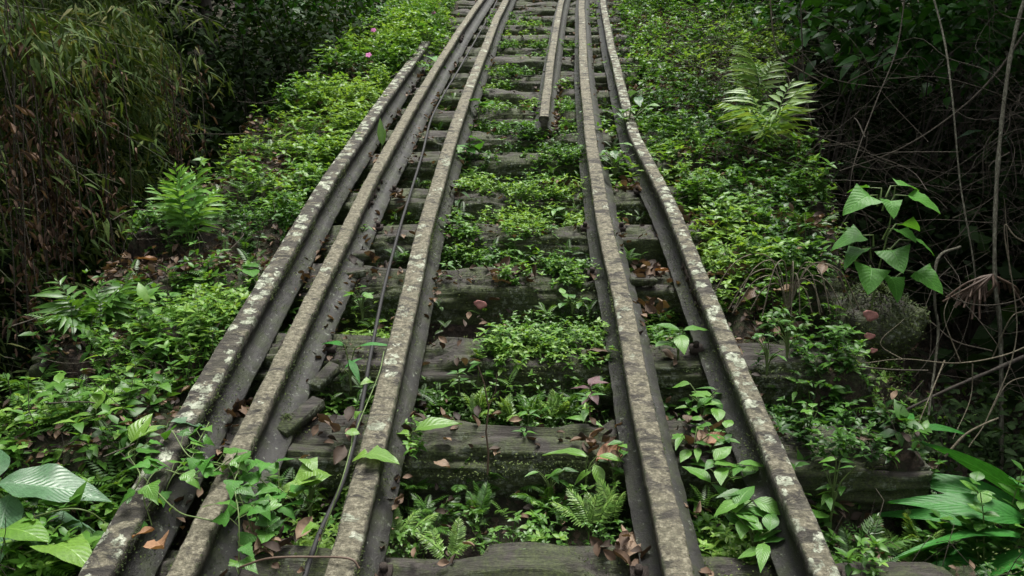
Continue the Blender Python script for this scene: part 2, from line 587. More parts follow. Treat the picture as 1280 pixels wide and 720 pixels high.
def G(x, d):
    """height of the ground above the rail tops' plane"""
    x = np.asarray(x, float)
    d = np.asarray(d, float)
    x, d = np.broadcast_arrays(x, d)
    xs = x - bend(d)
    n1 = fbm(xs * 2.2, d * 2.2, 0, 3) - .5
    n2 = fbm(xs * 9, d * 9, 0, 9) - .5
    # distance behind the nearest sleeper's front edge
    idx = np.clip(np.searchsorted(BK, d), 0, len(BK) - 1)
    ph = BK[idx] - d                        # 0 at a back edge, SW at its front edge
    over = (ph < SW)
    pit = np.where(over, -.36, -.42 + .10 * sst(.0, .5, np.abs(ph - .42) * 2)) + n2 * .05
    bank = -.135 - .02 * (xs > 0) + n1 * .16 + n2 * .07 - .085 * sst(SW - .02, SW + .16, ph) + .0
    ri = .98 + .34 * (1 - sst(2.5, 3.3, d))
    inside = sst(-1.34, -1.24, xs) * (1 - sst(ri - .05, ri + .07, xs))
    z = bank * (1 - inside) + pit * inside
    el = -1.98 + .22 * (fbm(d * .9, 0, 0, 21) - .5) * 2 + .10 * np.where(over, -1, 1)
    er = 1.38 + .44 * sst(3.0, 5.5, d) + .8 * sst(6.0, 9.0, d) + .22 * (fbm(d * .9, 5, 0, 22) - .5) * 2 + .08 * np.where(over, 1, -1)
    dl = el - xs
    dr = xs - er
    dd = np.maximum(dl, dr)
    drop = sst(0, .55, dd) * 1.35 + sst(.4, 2.6, dd) * .9
    rough = (fbm(x * .7, d * .7, 0, 31) - .5) * 1.0 * sst(.6, 2.5, dd)
    rise = np.maximum(dd - 5.0, 0) * .55
    return z - drop + rough + rise

# ground: one sheet, fine under the line
def grid_axis(segs):
    o = []
    for a, b, s in segs:
        o += list(np.arange(a, b, s))
    return np.array(o + [segs[-1][1]])
gx = grid_axis([(-60, -12, 4), (-12, -3, .5), (-3, 3, .05), (3, 12, .5), (12, 60, 4)])
gd = grid_axis([(-40, -4, 3), (-4, .5, .3), (.5, 8, .05), (8, 15, .1), (15, 30, .8), (30, 90, 5)])
GX, GD = np.meshgrid(gx, gd)
GZ = G(GX, GD)
nx, nd = len(gx), len(gd)
ii = np.arange(nd - 1)[:, None] * nx
jj = np.arange(nx - 1)[None]
FF = np.stack([ii + jj, ii + jj + 1, ii + nx + jj + 1, ii + nx + jj], -1).reshape(-1, 4)
g = link('ground', mesh_from('ground', T(np.stack([GX, GD, GZ], -1)).reshape(-1, 3), F4=FF, mat=M['soil'], smooth=True))
kind(g, 'structure')

# ------------------------------------------------------------------ sleepers
def sleeper_mesh(x0, x1, db, seed, fine):
    ns = int((x1 - x0) / (.02 if fine else .05))
    a, b = SW / 2, SH / 2
    m = 14 if fine else 8
    loop = []
    for s in range(4):
        for k in range(m):
            q = -1 + 2 * k / m
            if s == 0: loop.append((q, 1))        # top, front to back
            elif s == 1: loop.append((1, -q))
            elif s == 2: loop.append((-q, -1))
            else: loop.append((-1, q))
    loop = np.array(loop, float)
    # rounded, worn arrises
    rr = np.maximum(np.abs(loop[:, 0]), np.abs(loop[:, 1]))
    corner = np.minimum(np.abs(loop[:, 0]), np.abs(loop[:, 1]))
    shrink = 1 - .10 * sst(.78, 1.0, corner)
    loop = loop * shrink[:, None]
    xs = np.linspace(x0, x1, ns + 1)
    X = np.repeat(xs[:, None], len(loop), 1)
    Y = loop[None, :, 0] * a + np.zeros_like(X)
    Z = loop[None, :, 1] * b + np.zeros_like(X)
    # checks and splits that run with the grain, a slight bow
    gr = np.abs(vnoise(X * 2.3, Y * 46 + 9, Z * 46, seed) - .5) * 2
    crack = -(1 - sst(.0, .20, gr)) * .026
    rot = sst(.50, .66, vnoise(X * 1.7, 2.0, 0, seed + 21)) * sst(.0, .5, 1 - np.abs(Y / a + .1)) * -.040 * (Z > b * .6)
    und = (fbm(X * 2.4, Y * 6, Z * 6, seed + 4) - .5) * .065 + (vnoise(X * 7, Y * 26, Z * 26, seed + 8) - .5) * .014
    wear = (1 - sst(.0, .25, np.abs(vnoise(X * 1.1, Y * 14 + 3, 0, seed + 5) - .5) * 2)) * -.018
    L = np.sqrt(Y ** 2 + Z ** 2) + 1e-6
    notch = -sst(.5, .95, corner)[None] * sst(.50, .68, vnoise(X * 4.5, np.sign(Y) * 3, np.sign(Z) * 3, seed + 31)) * .045
    disp = crack + und + wear * (Z > b * .7) + notch + rot * (1 + .6 * (vnoise(X * 9, Y * 60, 0, seed + 23) - .5))
    Y2 = Y + Y / L * disp
    Z2 = Z + Z / L * disp
    e = np.minimum(X - x0, x1 - X)
    k = 1 - .12 * (1 - sst(0, .06, e))
    Y2 *= k
    Z2 *= k
    bow = (vnoise(xs * .6, seed, 0, seed + 2) - .5) * .05
    yaw = (_h(seed, 3, 1, 5) - .5) * .045
    P = np.stack([X + bend(db), db - a + Y2 + X * yaw + bow[:, None], STOP - b + Z2 + bow[:, None] * .3 - .0], -1)
    nl = len(loop)
    i = np.arange(ns)[:, None] * nl
    j = np.arange(nl)[None]
    F = np.stack([i + j, i + nl + j, i + nl + (j + 1) % nl, i + (j + 1) % nl], -1).reshape(-1, 4)
    V = T(P).reshape(-1, 3)
    c0, c1 = V[:nl].mean(0), V[-nl:].mean(0)
    V = np.vstack([V, c0, c1])
    n0 = len(V) - 2
    F3 = [(n0, q, (q + 1) % nl) for q in range(nl)] + [(n0 + 1, (ns * nl) + (q + 1) % nl, ns * nl + q) for q in range(nl)]
    return mesh_from('sleeper', V, F3, F, M['wood'], smooth=True)

sl_notes = {0: 'broad smooth one with little on it', 1: 'bare grey one under the dry stalk', 2: 'deeply split one with herbs on top',
            3: 'one with a pink fungus on its face', 4: 'one half hidden by a leafy tuft'}
for k, db in enumerate(BACK):
    x0 = -1.98 + .16 * math.sin(k * 2.7)
    x1 = 1.42 + .12 * math.sin(k * 1.9 + 1) + (.35 if db > 4.4 else 0) + (.30 if k == 5 else 0)
    o = link('sleeper', sleeper_mesh(x0, x1, db, 40 + k, db < 6.5))
    q = k - FIRST
    if q < 0:
        lab = 'timber sleeper below the lower picture edge, ' + ('next to the first in view' if q == -1 else 'hidden closest to the camera')
    else:
        lab = 'mossy timber sleeper, %s from the bottom' % ORD[q]
        if q in sl_notes:
            lab += ', ' + sl_notes[q]
    tag(o, lab, 'sleeper', 'timber sleepers under the rails')

# ------------------------------------------------------------------ rails
# profile (across, above): worn flat head, web, broad foot.
def rail_mesh(x_of, d0, d1, mat, seed, hw=.050, hh=.150, foot=.085, lean=0.0):
    """crusted head, darker web and foot"""
    step = .02
    n = max(2, int((d1 - d0) / step))
    ds = np.linspace(d0, d1, n + 1)
    fl = min(foot, .080)
    prof = [(-hw, -.040), (-hw, -.006), (-hw + .006, 0), (-hw * .33, .0015), (hw * .33, .0015), (hw - .006, 0), (hw, -.006), (hw, -.040),
            (hw - .013, -.052), (hw - .008, -.085), (hw + (foot - hw) * .38, -hh + .036), (foot, -hh + .012), (foot, -hh), (-fl, -hh), (-fl, -hh + .012), (-hw + .012, -hh + .026),
            (-hw + .016, -.085), (-hw + .013, -.052)]
    prof = np.array(prof)
    X = np.array([x_of(d) for d in ds])[:, None] + prof[None, :, 0]
    Z = np.zeros_like(X) + prof[None, :, 1]
    D = np.repeat(ds[:, None], len(prof), 1)
    wob = (vnoise(D * 1.3, 0, 0, seed) - .5)
    X = X + wob * .012 + (vnoise(D * 18, prof[None, :, 0] * 60, prof[None, :, 1] * 60, seed + 1) - .5) * .005 + (vnoise(D * 47, prof[None, :, 0] * 60, prof[None, :, 1] * 60, seed + 11) - .5) * .004
    Z = Z + (vnoise(D * 24, prof[None, :, 0] * 70, prof[None, :, 1] * 40, seed + 2) - .5) * .006 + (vnoise(D * .7, 3, 0, seed + 3) - .5) * .012
    X = X + lean * Z
    V = T(np.stack([X, D, Z], -1)).reshape(-1, 3)
    m = len(prof)
    i = np.arange(n)[:, None] * m
    j = np.arange(m)[None]
    F = np.stack([i + j, i + (j + 1) % m, i + m + (j + 1) % m, i + m + j], -1).reshape(-1, 4)
    # end faces: head strip, web, foot as quads
    E = [(0, 1, 6, 7), (1, 2, 5, 6), (2, 3, 4, 5), (0, 7, 8, 17), (17, 8, 9, 16), (16, 9, 10, 15), (15, 10, 13, 13), (10, 11, 12, 13), (15, 13, 13, 14)]
    E4 = [(0, 1, 6, 7), (1, 2, 5, 6), (2, 3, 4, 5), (0, 7, 8, 17), (17, 8, 9, 16), (16, 9, 10, 15), (10, 11, 12, 13), (15, 10, 13, 14)]
    F4 = np.vstack([F, np.array(E4), np.array(E4)[:, ::-1] + n * m])
    me = mesh_from('rail', V, None, F4, mat)
    me.materials.append(M['railweb'])
    mi = np.zeros(len(F4), np.int32)
    mi[:n * m] = np.tile(np.array([0] * 7 + [1] * 10 + [1]), n)
    me.polygons.foreach_set('material_index', mi)
    return me

def lin(x0, x1=None, da=1.5, dbb=11.0):
    x1 = x0 if x1 is None else x1
    return lambda d: x0 + (x1 - x0) * (d - da) / (dbb - da) + float(bend(d))

rA = rail_mat('rail_lichen_heavy', 1.6, .2, 1)
rB = rail_mat('rail_tan_crust', .12, 1.0, 2)
rC = rail_mat('rail_crust_patchy', .45, .8, 3)
rE = rail_mat('rail_crust_grey', .25, .75, 4)
rF = rail_mat('rail_lichen_mottled', 1.25, .5, 5)
RAILS = {}
for key, fn, d0, d1, mt, hw, foot, lab in (
        ('A', lin(-1.185, -1.20), .9, 8.7, rA, .045, .090, 'leftmost rail, dark steel thickly blotched with pale green lichen'),
        ('B', lin(-.953, -.90), .7, 15, rB, .036, .102, 'second rail from the left, tall rusty steel with a tan crusted head'),
        ('C', lin(-.503, -.555), .7, 15, rC, .042, .085, 'third rail from the left, left of the open sleepers, beside the cable'),
        ('D', lin(.115, .205, 5.8, 11.3), 5.95, 15, rE, .036, .095, 'short rail starting partway up between the two middle rails'),
        ('E', lin(.435, .475), .7, 15, rE, .041, .112, 'second rail from the right, grey brown and edged with moss'),
        ('F', lambda d: float(np.interp(d, [.5, 4.2, 5.5, 7.0, 8.1, 11, 15], [.845, .838, .795, .845, .895, 1.055, 1.32])), .7, 15, rF, .038, .085, 'rightmost rail, grey steel mottled with round pale lichen')):
    o = link('rail', rail_mesh(fn, d0, d1, mt, 60 + ord(key), hw, foot=foot))
    tag(o, lab, 'rail', 'steel rails of the climbing track')
    RAILS[key] = (fn, d0, d1, o, foot)

# joint plates and clips that hold the rails down
def box(c, s):
    V = np.array([[x, y, z] for x in (-1, 1) for y in (-1, 1) for z in (-1, 1)], float) * np.array(s) / 2 + np.array(c)
    return V, np.array([(0, 1, 3, 2), (4, 6, 7, 5), (0, 4, 5, 1), (2, 3, 7, 6), (0, 2, 6, 4), (1, 5, 7, 3)])
def cyl(c, r, h, n=8, axis=2):
    th = np.arange(n) * 2 * np.pi / n
    a = np.stack([np.cos(th) * r, np.sin(th) * r, np.full(n, -h / 2)], -1)
    b = a + np.array([0, 0, h])
    V = np.vstack([a, b, [[0, 0, -h / 2]], [[0, 0, h / 2]]])
    if axis == 0:
        V = V[:, [2, 1, 0]]
    F = np.array([(i, (i + 1) % n, n + (i + 1) % n, n + i) for i in range(n)])
    F3 = np.array([(2 * n, (i + 1) % n, i) for i in range(n)] + [(2 * n + 1, n + i, n + (i + 1) % n) for i in range(n)])
    return V + np.array(c), F, F3
for key, (fn, d0, d1, ro, foot) in RAILS.items():
    for k, db in enumerate(BACK):
        if db < 1.2 or db > 9 or not d0 < db - .13 < d1:
            continue
        for sgn in (-1, 1):
            if rng.random() > .2:
                continue
            a = Acc()
            x = fn(db - .13) + (foot + .004 if sgn > 0 else -min(foot, .080) - .004)
            V, F = box((x, db - .13, STOP + .012), (.055, .05, .024))
            a.add(T(V), F4=F)
            V, F, F3 = cyl((x + sgn * .004, db - .13, STOP + .036), .013, .024, 6)
            a.add(T(V), F3=F3, F4=F)
            link('rail_clip', a.mesh('rail_clip', M['rust']), ro)
for key, dj, sgn in (('C', 8.55, 1), ('B', 4.6, 1), ('E', 6.9, -1), ('F', 3.4, -1), ('B', 9.3, 1)):
    fn = RAILS[key][0]
    a = Acc()
    for s in (-1, 1):
        V, F = box((fn(dj) + s * .021, dj, -.083), (.014, .5, .062))
        a.add(T(V), F4=F)
        for q in (-.18, -.06, .06, .18):
            V, F, F3 = cyl((fn(dj) + s * .034, dj + q, -.083), .013, .018, 6, 0)
            a.add(T(V), F3=F3, F4=F)
    link('joint_plate', a.mesh('joint_plate', M['rust']), RAILS[key][3])

# ------------------------------------------------------------------ black cable
P = [(378, 740, -.10), (400, 672, -.12), (432, 600, -.12), (452, 520, -.12), (466, 440, -.13), (482, 360, -.13), (500, 290, -.13), (515, 240, -.12),
     (530, 190, -.12), (540, 150, -.12), (556, 118, -.10), (574, 88, -.09), (590, 60, -.10), (604, 35, -.11), (618, 10, -.11), (626, -8, -.11)]
pts = np.array([at(*p) for p in P])
def spline(pts, m=8):
    pts = np.asarray(pts, float)
    out = []
    Q = np.vstack([2 * pts[0] - pts[1], pts, 2 * pts[-1] - pts[-2]])
    for i in range(1, len(Q) - 2):
        for s in np.arange(m) / m:
            a, b, c, d = Q[i - 1:i + 3]
            out.append(.5 * ((2 * b) + (-a + c) * s + (2 * a - 5 * b + 4 * c - d) * s * s + (-a + 3 * b - 3 * c + d) * s ** 3))
    out.append(pts[-1])
    return np.array(out)
a = Acc()
tube(a, T(spline(pts)), .0085, 8)
tag(link('cable', a.mesh('cable', M['cable'], True)), 'thin black cable lying along the left side of the third rail', 'cable')

# ------------------------------------------------------------------ plants made of separate leaves
def leafy(name, pos, leaves, stems, label, cat, group=None, stem_mat='stem', sr=.0022):
    """leaves: (mesh, local position, az, el, roll, length, part name); stems: list of local polylines"""
    root = empty(name, pos)
    tag(root, label, cat, group)
    a = Acc()
    for st in stems:
        st = np.asarray(st, float)
        tube(a, st, np.linspace(sr, sr * .5, len(st)), 5)
    if a.n:
        link('stem', a.mesh('stem', M[stem_mat], True), root)
    for me, p, az, el, ro, L, pn in leaves:
        m = Matrix(rotm(az, el, ro).tolist())
        o = bpy.data.objects.new(pn, me)
        C.objects.link(o)
        o.parent = root
        o.matrix_local = Matrix.Translation(Vector(p)) @ (m * L).to_4x4() if not isinstance(L, tuple) else Matrix.Translation(Vector(p)) @ (m @ Matrix.Diagonal(Vector(L))).to_4x4()
    return root

SEED_LEAF = [lmesh('leaf', leaf_shape(ow(.20 + .03 * k, .40), 5, 3, .28, .32 + .1 * k, .05), M['herb_o']) for k in range(3)]
OVAL_LEAF = [lmesh('leaf', leaf_shape(ow(.30, .46), 6, 5, .2, .25 + .12 * k, .06), M['herb_o']) for k in range(2)]
LIME_HEART = [lmesh('leaf', leaf_shape(heartw(.48 - .05 * k), 9, 5, .15, .25 + .2 * k, .05, wob=.02), M['lime_o']) for k in range(2)]
BIG_HEART = [lmesh('leaf', leaf_shape(heartw(.44), 9, 5, .22, .3 + .2 * k, .06, wob=.02), M['big_o']) for k in range(2)]
LIME_OVAL = [lmesh('leaf', leaf_shape(ow(.26, .45), 8, 5, .3, .3, .05, wob=.02), M['lime_o'])]
GREY_BIG = [lmesh('leaf', leaf_shape(ow(.25, .45), 12, 5, .3, .22 + .15 * k, .10), M['grey_o']) for k in range(2)]
SHINY = [lmesh('leaf', leaf_shape(ow(.115 + .025 * k, .45), 12, 5, .35, .35, .04, wob=.02), M['shiny_o']) for k in range(2)]
ROUND = [lmesh('leaf', leaf_shape(ow(.36, .5, .8), 6, 5, .15, .15, .03), M['herb_o'])]
IVY = [lmesh('leaf', leaf_shape(ivyw(.5), 8, 5, .12, .3 + .15 * k, .05, wob=.02), M['big_o' if k else 'herb_o']) for k in range(2)]
PURPLE = [lmesh('leaf', leaf_shape(ow(.3, .45), 6, 5, .2, .3, .06), M['purple_o'])]
CORD = [lmesh('leaf', leaf_shape(ow(.14, .42), 6, 3, .5, .1), M['lime_o'])]

def seedling(x, d, h, L, label, cat='seedling', group=None, shapes=SEED_LEAF, nodes=None, z=None, lean=None, name='seedling', per=2):
    z = float(G(x, d)) if z is None else z
    base = T((x, d, z))
    lean = rng.normal(0, .18, 2) if lean is None else lean
    nodes = nodes or max(1, int(h / .035))
    top = np.array([lean[0] * h, lean[1] * h, h])
    mid = np.array([lean[0] * h * .3, lean[1] * h * .3, h * .5])
    st = [np.array([[0, 0, -.015], mid, top])]
    lv = []
    a0 = rng.uniform(0, 6.28)
    for k in range(nodes):
        f = (k + 1) / nodes
        p = (1 - f) ** 2 * st[0][0] + 2 * f * (1 - f) * mid + f * f * top
        topn = k == nodes - 1
        m = per + (2 if topn else 0)
        for q in range(m):
            az = a0 + k * 1.57 + q * 2 * math.pi / m + rng.normal(0, .15)
            el = rng.normal(.45 if topn else .18, .18)
            LL = L * rng.uniform(.8, 1.1) * (.85 if topn else 1 - .1 * (nodes - k - 1) * 0)
            pet = np.array([math.cos(az), math.sin(az), .3]) * LL * .15
            lv.append((shapes[rng.integers(len(shapes))], p + pet, az, el, rng.normal(0, .2), LL, 'leaf'))
            st.append(np.array([p, p + pet]))
    return leafy(name, base, lv, st, label, cat, group)

def zone(x, d):
    xs = x - float(bend(d))
    for k, (key, txt) in enumerate((('A', 'left of all the rails'), ('B', 'between the two leftmost rails'),
                                    ('C', 'between the second and third rails'), ('E', 'between the two middle rails'),
                                    ('F', 'between the two rightmost rails'))):
        if x < RAILS[key][0](d):
            return k, txt
    return 5, 'right of all the rails'

def batch(items, maker, noun, cat, group, big=('tallest', 'middle-sized', 'smallest')):
    """items: (x, d, size); one label for each by zone, nearest sleeper and size"""
    bk = {}
    for it in items:
        zk, txt = zone(it[0], it[1])
        bk.setdefault((zk, near_sleeper(it[1])), []).append((it, txt))
    for (zk, sl), L in bk.items():
        L = sorted(L, key=lambda q: -q[0][2])[:3]
        ad = {1: ['lone'], 2: [big[0].replace('est', 'er') if big[0] != 'largest' else 'larger', 'smaller'], 3: list(big)}[len(L)]
        for r_, ((it, txt), w_) in enumerate(zip(L, ad)):
            sz = it[2] * (1, .78, .6)[r_]
            lab = '%s %s %s by the %s sleeper up' % (w_, noun, txt, sl)
            maker(it[0], it[1], sz, lab, cat, group)

items = []
while len(items) < 300:
    d = 1.6 + 5.2 * rng.random() ** 1.5
    x = rng.choice([rng.uniform(-2.0, -1.27), rng.uniform(-1.12, -1.02), rng.uniform(-.85, -.6), rng.uniform(.42 - .9, .36), rng.uniform(.51, .76), rng.uniform(.92, 1.6), rng.uniform(.51, .76), rng.uniform(.92, 1.6)])
    if -.48 < x < .36 and (rng.random() < .35 or d < 2.05):
        continue
    items.append((float(x + bend(d)), d, rng.uniform(.05, .15)))
batch(items, lambda x, d, s, lab, c, g_: seedling(x, d, s, .035 + s * .22, lab, c, g_, z=float(G(x, d)) if abs(x + .05) > .45 else max(float(G(x, d)), -.2)),
      'bright green seedling', 'seedling', 'bright green seedlings sprouting along the track')

# ------------------------------------------------------------------ the plants the photograph singles out
def up(p, dz):
    return (p[0], p[1], dz)

def stemplant(px, py, z, parts, label, shapes, cat='plant', name='leafy_plant', stem_mat='stem', sr=.003):
    """parts: (dx, dz, az_deg, el_deg, length, dy) in metres from the base at the photo's spot"""
    b = at(px, py, z)
    lv, st = [], []
    for i, (dx, dz, az, el, L, *r_) in enumerate(parts):
        dy = r_[0] if r_ else 0
        p = np.array([dx, dy, dz])
        dirv = np.array([math.cos(R(az)), math.sin(R(az)), .2]) * L * .18
        lv.append((shapes[i % len(shapes)], p, R(az), R(el), rng.normal(0, .15), L, 'leaf'))
        st.append(spline([[0, 0, -.03], p * np.array([.25, .25, .55]), p - dirv * .2, p], 4))
    return leafy(name, T(b), lv, st, label, cat, stem_mat=stem_mat, sr=sr)

# lower left: big ribbed leaves
stemplant(20, 690, -.15, [(-.03, .22, 8, -4, .32), (-.03, .16, -160, -10, .28), (.0, .18, -75, -25, .24), (.04, .12, -30, -18, .22), (-.05, .22, 120, 25, .20), (.05, .10, 20, -5, .20)],
          'large ribbed blue-green leaves of a plant at the lower left corner', GREY_BIG)
stemplant(10, 720, -.10, [(.0, .14, -10, 5, .15), (.14, .09, -20, 10, .16), (-.05, .12, -120, 0, .13)],
          'lime heart-shaped leaves at the bottom left corner', LIME_HEART)
stemplant(125, 560, -.14, [(.0, .14, 100, 50, .11), (.03, .15, 60, 20, .10), (-.02, .12, 200, 10, .08)],
          'yellow-green upright leaves on the bank left of the lichened rail', LIME_OVAL)
stemplant(168, 590, -.12, [(.0, .10, 75, 45, .13), (.03, .12, 60, 20, .10)],
          'narrow lime leaf leaning on the leftmost rail near the bottom', LIME_OVAL)
stemplant(262, 430, -.12, [(.02, .07, -80, -5, .14), (-.03, .09, 150, 5, .13)],
          'broad blunt leaf pair leaning over the leftmost rail', GREY_BIG)
stemplant(312, 352, -.12, [(.0, .06, -60, 0, .12), (.05, .07, 160, 10, .10)],
          'drooping round leaf beside the leftmost rail, halfway up', ROUND)
stemplant(210, 570, -.10, [(.0, .10, 200, -10, .12), (.02, .12, 20, 0, .12)], 'dull broad leaves just left of the lichened rail', GREY_BIG)
# between rails
stemplant(440, 480, -.14, [(-.02, .16, 150, 10, .13), (.03, .15, 20, 15, .15), (.0, .10, -60, -10, .13), (-.02, .06, 60, 30, .10)],
          'glossy four-leaved plant between the second and third rails', SHINY)
stemplant(478, 185, -.15, [(.0, .03, 100, 75, .20), (.01, .02, 80, 65, .14)], 'single upright lime leaf between the two leftmost rails', CORD)
stemplant(514, 556, -.14, [(.02, .05, 15, 20, .17), (.0, .04, 150, 0, .10)], 'long bright leaf lying over the second sleeper by the rail', LIME_OVAL)
stemplant(462, 575, .0, [(.0, .02, -10, 0, .11), (.0, .02, 200, 0, .05)], 'wide lime leaf resting on the third rail', LIME_HEART)
stemplant(735, 600, -.18, [(.0, .09, 165, 12, .15), (.04, .09, -15, 10, .09), (.03, .06, -70, -30, .09), (.02, .04, 200, -20, .08)],
          'broad dull leaf plant at the right end of the second sleeper', LIME_OVAL)
stemplant(740, 510, -.16, [(.0, .09, 60, 30, .08), (.0, .08, 160, 10, .08), (.0, .07, -70, -10, .07), (.0, .1, 0, 20, .07), (0, .05, 230, 0, .06)],
          'purple seedling at the right end of the third sleeper', PURPLE, 'seedling', 'seedling', 'dstem')
stemplant(850, 440, -.15, [(.0, .10, 170, 20, .10), (.02, .10, 10, 10, .12), (.0, .08, -90, -10, .11), (-.04, .05, 210, 0, .08)],
          'round-leaved plant between the right rails below the rust stain', ROUND + OVAL_LEAF)
for q, (px, py, sc) in enumerate(((880, 520, 1.0), (868, 575, .9), (905, 610, 1.1), (925, 655, 1.15), (945, 690, 1.1), (895, 560, .8))):
    pl = [(rng.uniform(-.06, .06), rng.uniform(.03, .12), rng.uniform(0, 360), rng.uniform(-10, 35), rng.uniform(.07, .10) * sc, rng.uniform(-.06, .06)) for _ in range(12)]
    stemplant(px, py, -.20, pl, ['oval-leaved creeper highest of those between the right rails', 'oval-leaved creeper between the right rails with a brown leaf',
              'bushy oval-leaved creeper between the right rails, third down', 'bushy creeper pressed against the rightmost rail near the bottom',
              'lowest oval-leaved creeper between the two right rails', 'small creeper hugging the inner face of the rightmost rail'][q], OVAL_LEAF + SEED_LEAF[:1], 'creeper', 'creeping_plant')
for px, py, z, n_, L_, h_, shp, lab in (
        (455, 395, -.15, 9, .055, .12, ROUND, 'round-leaved sprout beside the cable by the fourth sleeper'),
        (452, 300, -.15, 8, .05, .08, SEED_LEAF, 'sprig between the cable and the second rail, mid-height'),
        (718, 385, -.19, 7, .06, .08, OVAL_LEAF, 'little five-leaved seedling on the face of the fourth sleeper'),
        (600, 480, -.25, 6, .06, .10, OVAL_LEAF, 'pale seedling beside the dry stalk on the third sleeper'),
        (770, 600, -.2, 9, .06, .12, OVAL_LEAF, 'bright seedling against the second rail from the right, near'),
        (690, 620, -.28, 8, .055, .10, SEED_LEAF, 'seedling in the gap above the first sleeper'),
        (390, 640, -.2, 9, .075, .16, LIME_HEART, 'lime-leaved climber tuft between the cable and the second rail at the bottom'),
        (330, 690, -.2, 12, .08, .16, IVY, 'dense lime tuft under the climber near the bottom edge'),
        (352, 655, -.2, 10, .08, .16, IVY, 'ivy-leaved tuft right of the second rail near the bottom'),
        (1010, 560, -.2, 9, .06, .16, OVAL_LEAF, 'leafy sprig standing before the sleeper end with the tan leaf'),
        (1040, 640, -.3, 10, .06, .2, SEED_LEAF, 'dark sprig below the right sleeper end'),
        (960, 460, -.15, 10, .05, .14, OVAL_LEAF, 'round-leaved sprig right of the rightmost rail, halfway down'),
        (985, 440, -.15, 10, .05, .18, SEED_LEAF, 'taller sprig right of the rightmost rail before the mossy log'),
        (820, 610, -.2, 6, .05, .1, SEED_LEAF, 'tiny sprig against the inner side of the second rail from the right')):
    stemplant(px, py, z, [(rng.uniform(-.05, .05), h_ * rng.uniform(.35, 1.1), rng.uniform(0, 360), rng.uniform(-15, 35), L_ * rng.uniform(.75, 1.15), rng.uniform(-.05, .05)) for _ in range(n_)],
              lab, shp, 'seedling', 'seedling')
for px, py, n_, h_, lab in ((536, 66, 34, .30, 'leafy clump swallowing the far end of the leftmost rail'), (512, 92, 20, .24, 'low leafy clump on the leftmost rail just before its end'),
                            (786, 172, 26, .22, 'leafy clump leaning over the rightmost rail at its upper kink'), (770, 215, 14, .16, 'small clump between the right rails below the kink')):
    stemplant(px, py, -.15, [(rng.normal(0, .09), h_ * rng.uniform(.3, 1.1), rng.uniform(0, 360), rng.uniform(-15, 35), rng.uniform(.06, .11), rng.normal(0, .12)) for _ in range(n_)],
              lab, OVAL_LEAF + SEED_LEAF, 'plant', 'leafy_plant')
# right: seedling tree with big heart leaves at the edge of the bank
b_ = at(1085, 400, -.15)
lv, st = [], []
for dx, dz, az, el, L in ((.08, .60, -35, -22, .21), (-.02, .60, -150, -18, .20), (.05, .64, 20, 5, .17), (.03, .58, -95, -35, .13), (.0, .63, 150, 0, .13), (-.02, .42, 185, -8, .19), (.06, .45, -60, -20, .14),
                          (-.03, .36, 205, -30, .17), (.07, .36, -95, -35, .20), (.13, .40, -20, -15, .15), (-.02, .28, -110, -50, .21), (.06, .24, -80, -50, .17), (.18, .26, -50, -40, .20), (.10, .47, 30, 5, .14)):
    dx, dz = dx * .8, dz - .02
    p = np.array([dx, 0.0, dz])
    dd_ = np.array([math.cos(R(az)), math.sin(R(az)), 0]) * .05
    lv.append((BIG_HEART[len(lv) % 2], p + dd_, R(az), R(el * .5), rng.normal(0, .25), L * .70, 'leaf'))
    st.append(np.array([[dx * .6, 0, dz - .05], p, p + dd_]))
st.append(spline([[0, 0, -.1], [.02, 0, .2], [.05, 0, .42], [.06, 0, .62]]))
leafy('young_tree', T(b_), lv, st, 'young plant with big heart-shaped leaves at the right edge of the bank', 'plant', stem_mat='stem', sr=.005)
# lower right: pleated leaves and round-leaved shrub
b_ = at(1285, 745, -.5)
lv, st = [], []
for dx, dz, az, el, L in ((-.05, .33, 165, -4, .42), (-.02, .30, 185, -16, .44), (-.1, .36, 178, 2, .40), (-.12, .22, 192, -8, .38), (-.15, .30, 158, 4, .36), (-.08, .26, 140, 8, .38), (-.2, .2, 200, 0, .34), (.0, .36, 150, 14, .44), (.0, .28, 200, -22, .36), (.02, .38, 120, 28, .40), (.0, .24, 215, -28, .34), (-.06, .40, 172, 12, .40), (.05, .34, 90, 20, .35), (.0, .25, 180, -32, .36)):
    p = np.array([dx, rng.uniform(-.1, .1), dz * .75])
    lv.append((SHINY[len(lv) % 2], p, R(az), R(el + 6), rng.normal(0, .35), L, 'leaf'))
    st.append(spline([[0, 0, -.25], [dx * .3, 0, dz * .5], p], 4))
leafy('palm_seedling', T(b_), lv, st, 'plant with long glossy pleated leaves at the right edge, lower corner', 'plant', sr=.006)
for q, (px, py, z, hh_, lab) in enumerate(((1235, 725, -.45, .34, 'round-leaved shrub at the bottom right corner before the glossy leaves'),
                                           (1180, 730, -.5, .22, 'low round-leaved shrub along the bottom edge near the right corner'))):
    lv, st = [], []
    for s in range(7):
        a0 = rng.uniform(0, 6.28)
        tp = np.array([rng.uniform(-.13, .13), rng.uniform(-.08, .08), hh_ * rng.uniform(.7, 1.15)])
        st.append(spline([[0, 0, -.2], tp * np.array([.6, .6, .6]), tp], 4))
        for k in range(7):
            f = .35 + .65 * k / 6
            for e in (0, 3.14):
                az = a0 + k * 1.57 + e
                lv.append((ROUND[0], tp * np.array([f, f, f]), az, rng.normal(.35, .2), rng.normal(0, .2), rng.uniform(.045, .065), 'leaf'))
    leafy('shrub', T(at(px, py, z)), lv, st, lab, 'shrub', sr=.003)
stemplant(1105, 625, -.5, [(.0, .30, 165, 0, .20), (.04, .32, 200, -15, .24), (.05, .30, 60, 20, .2), (.10, .3, 10, 10, .22)], 'dark lobed leaves left of the glossy pleated plant', SHINY)
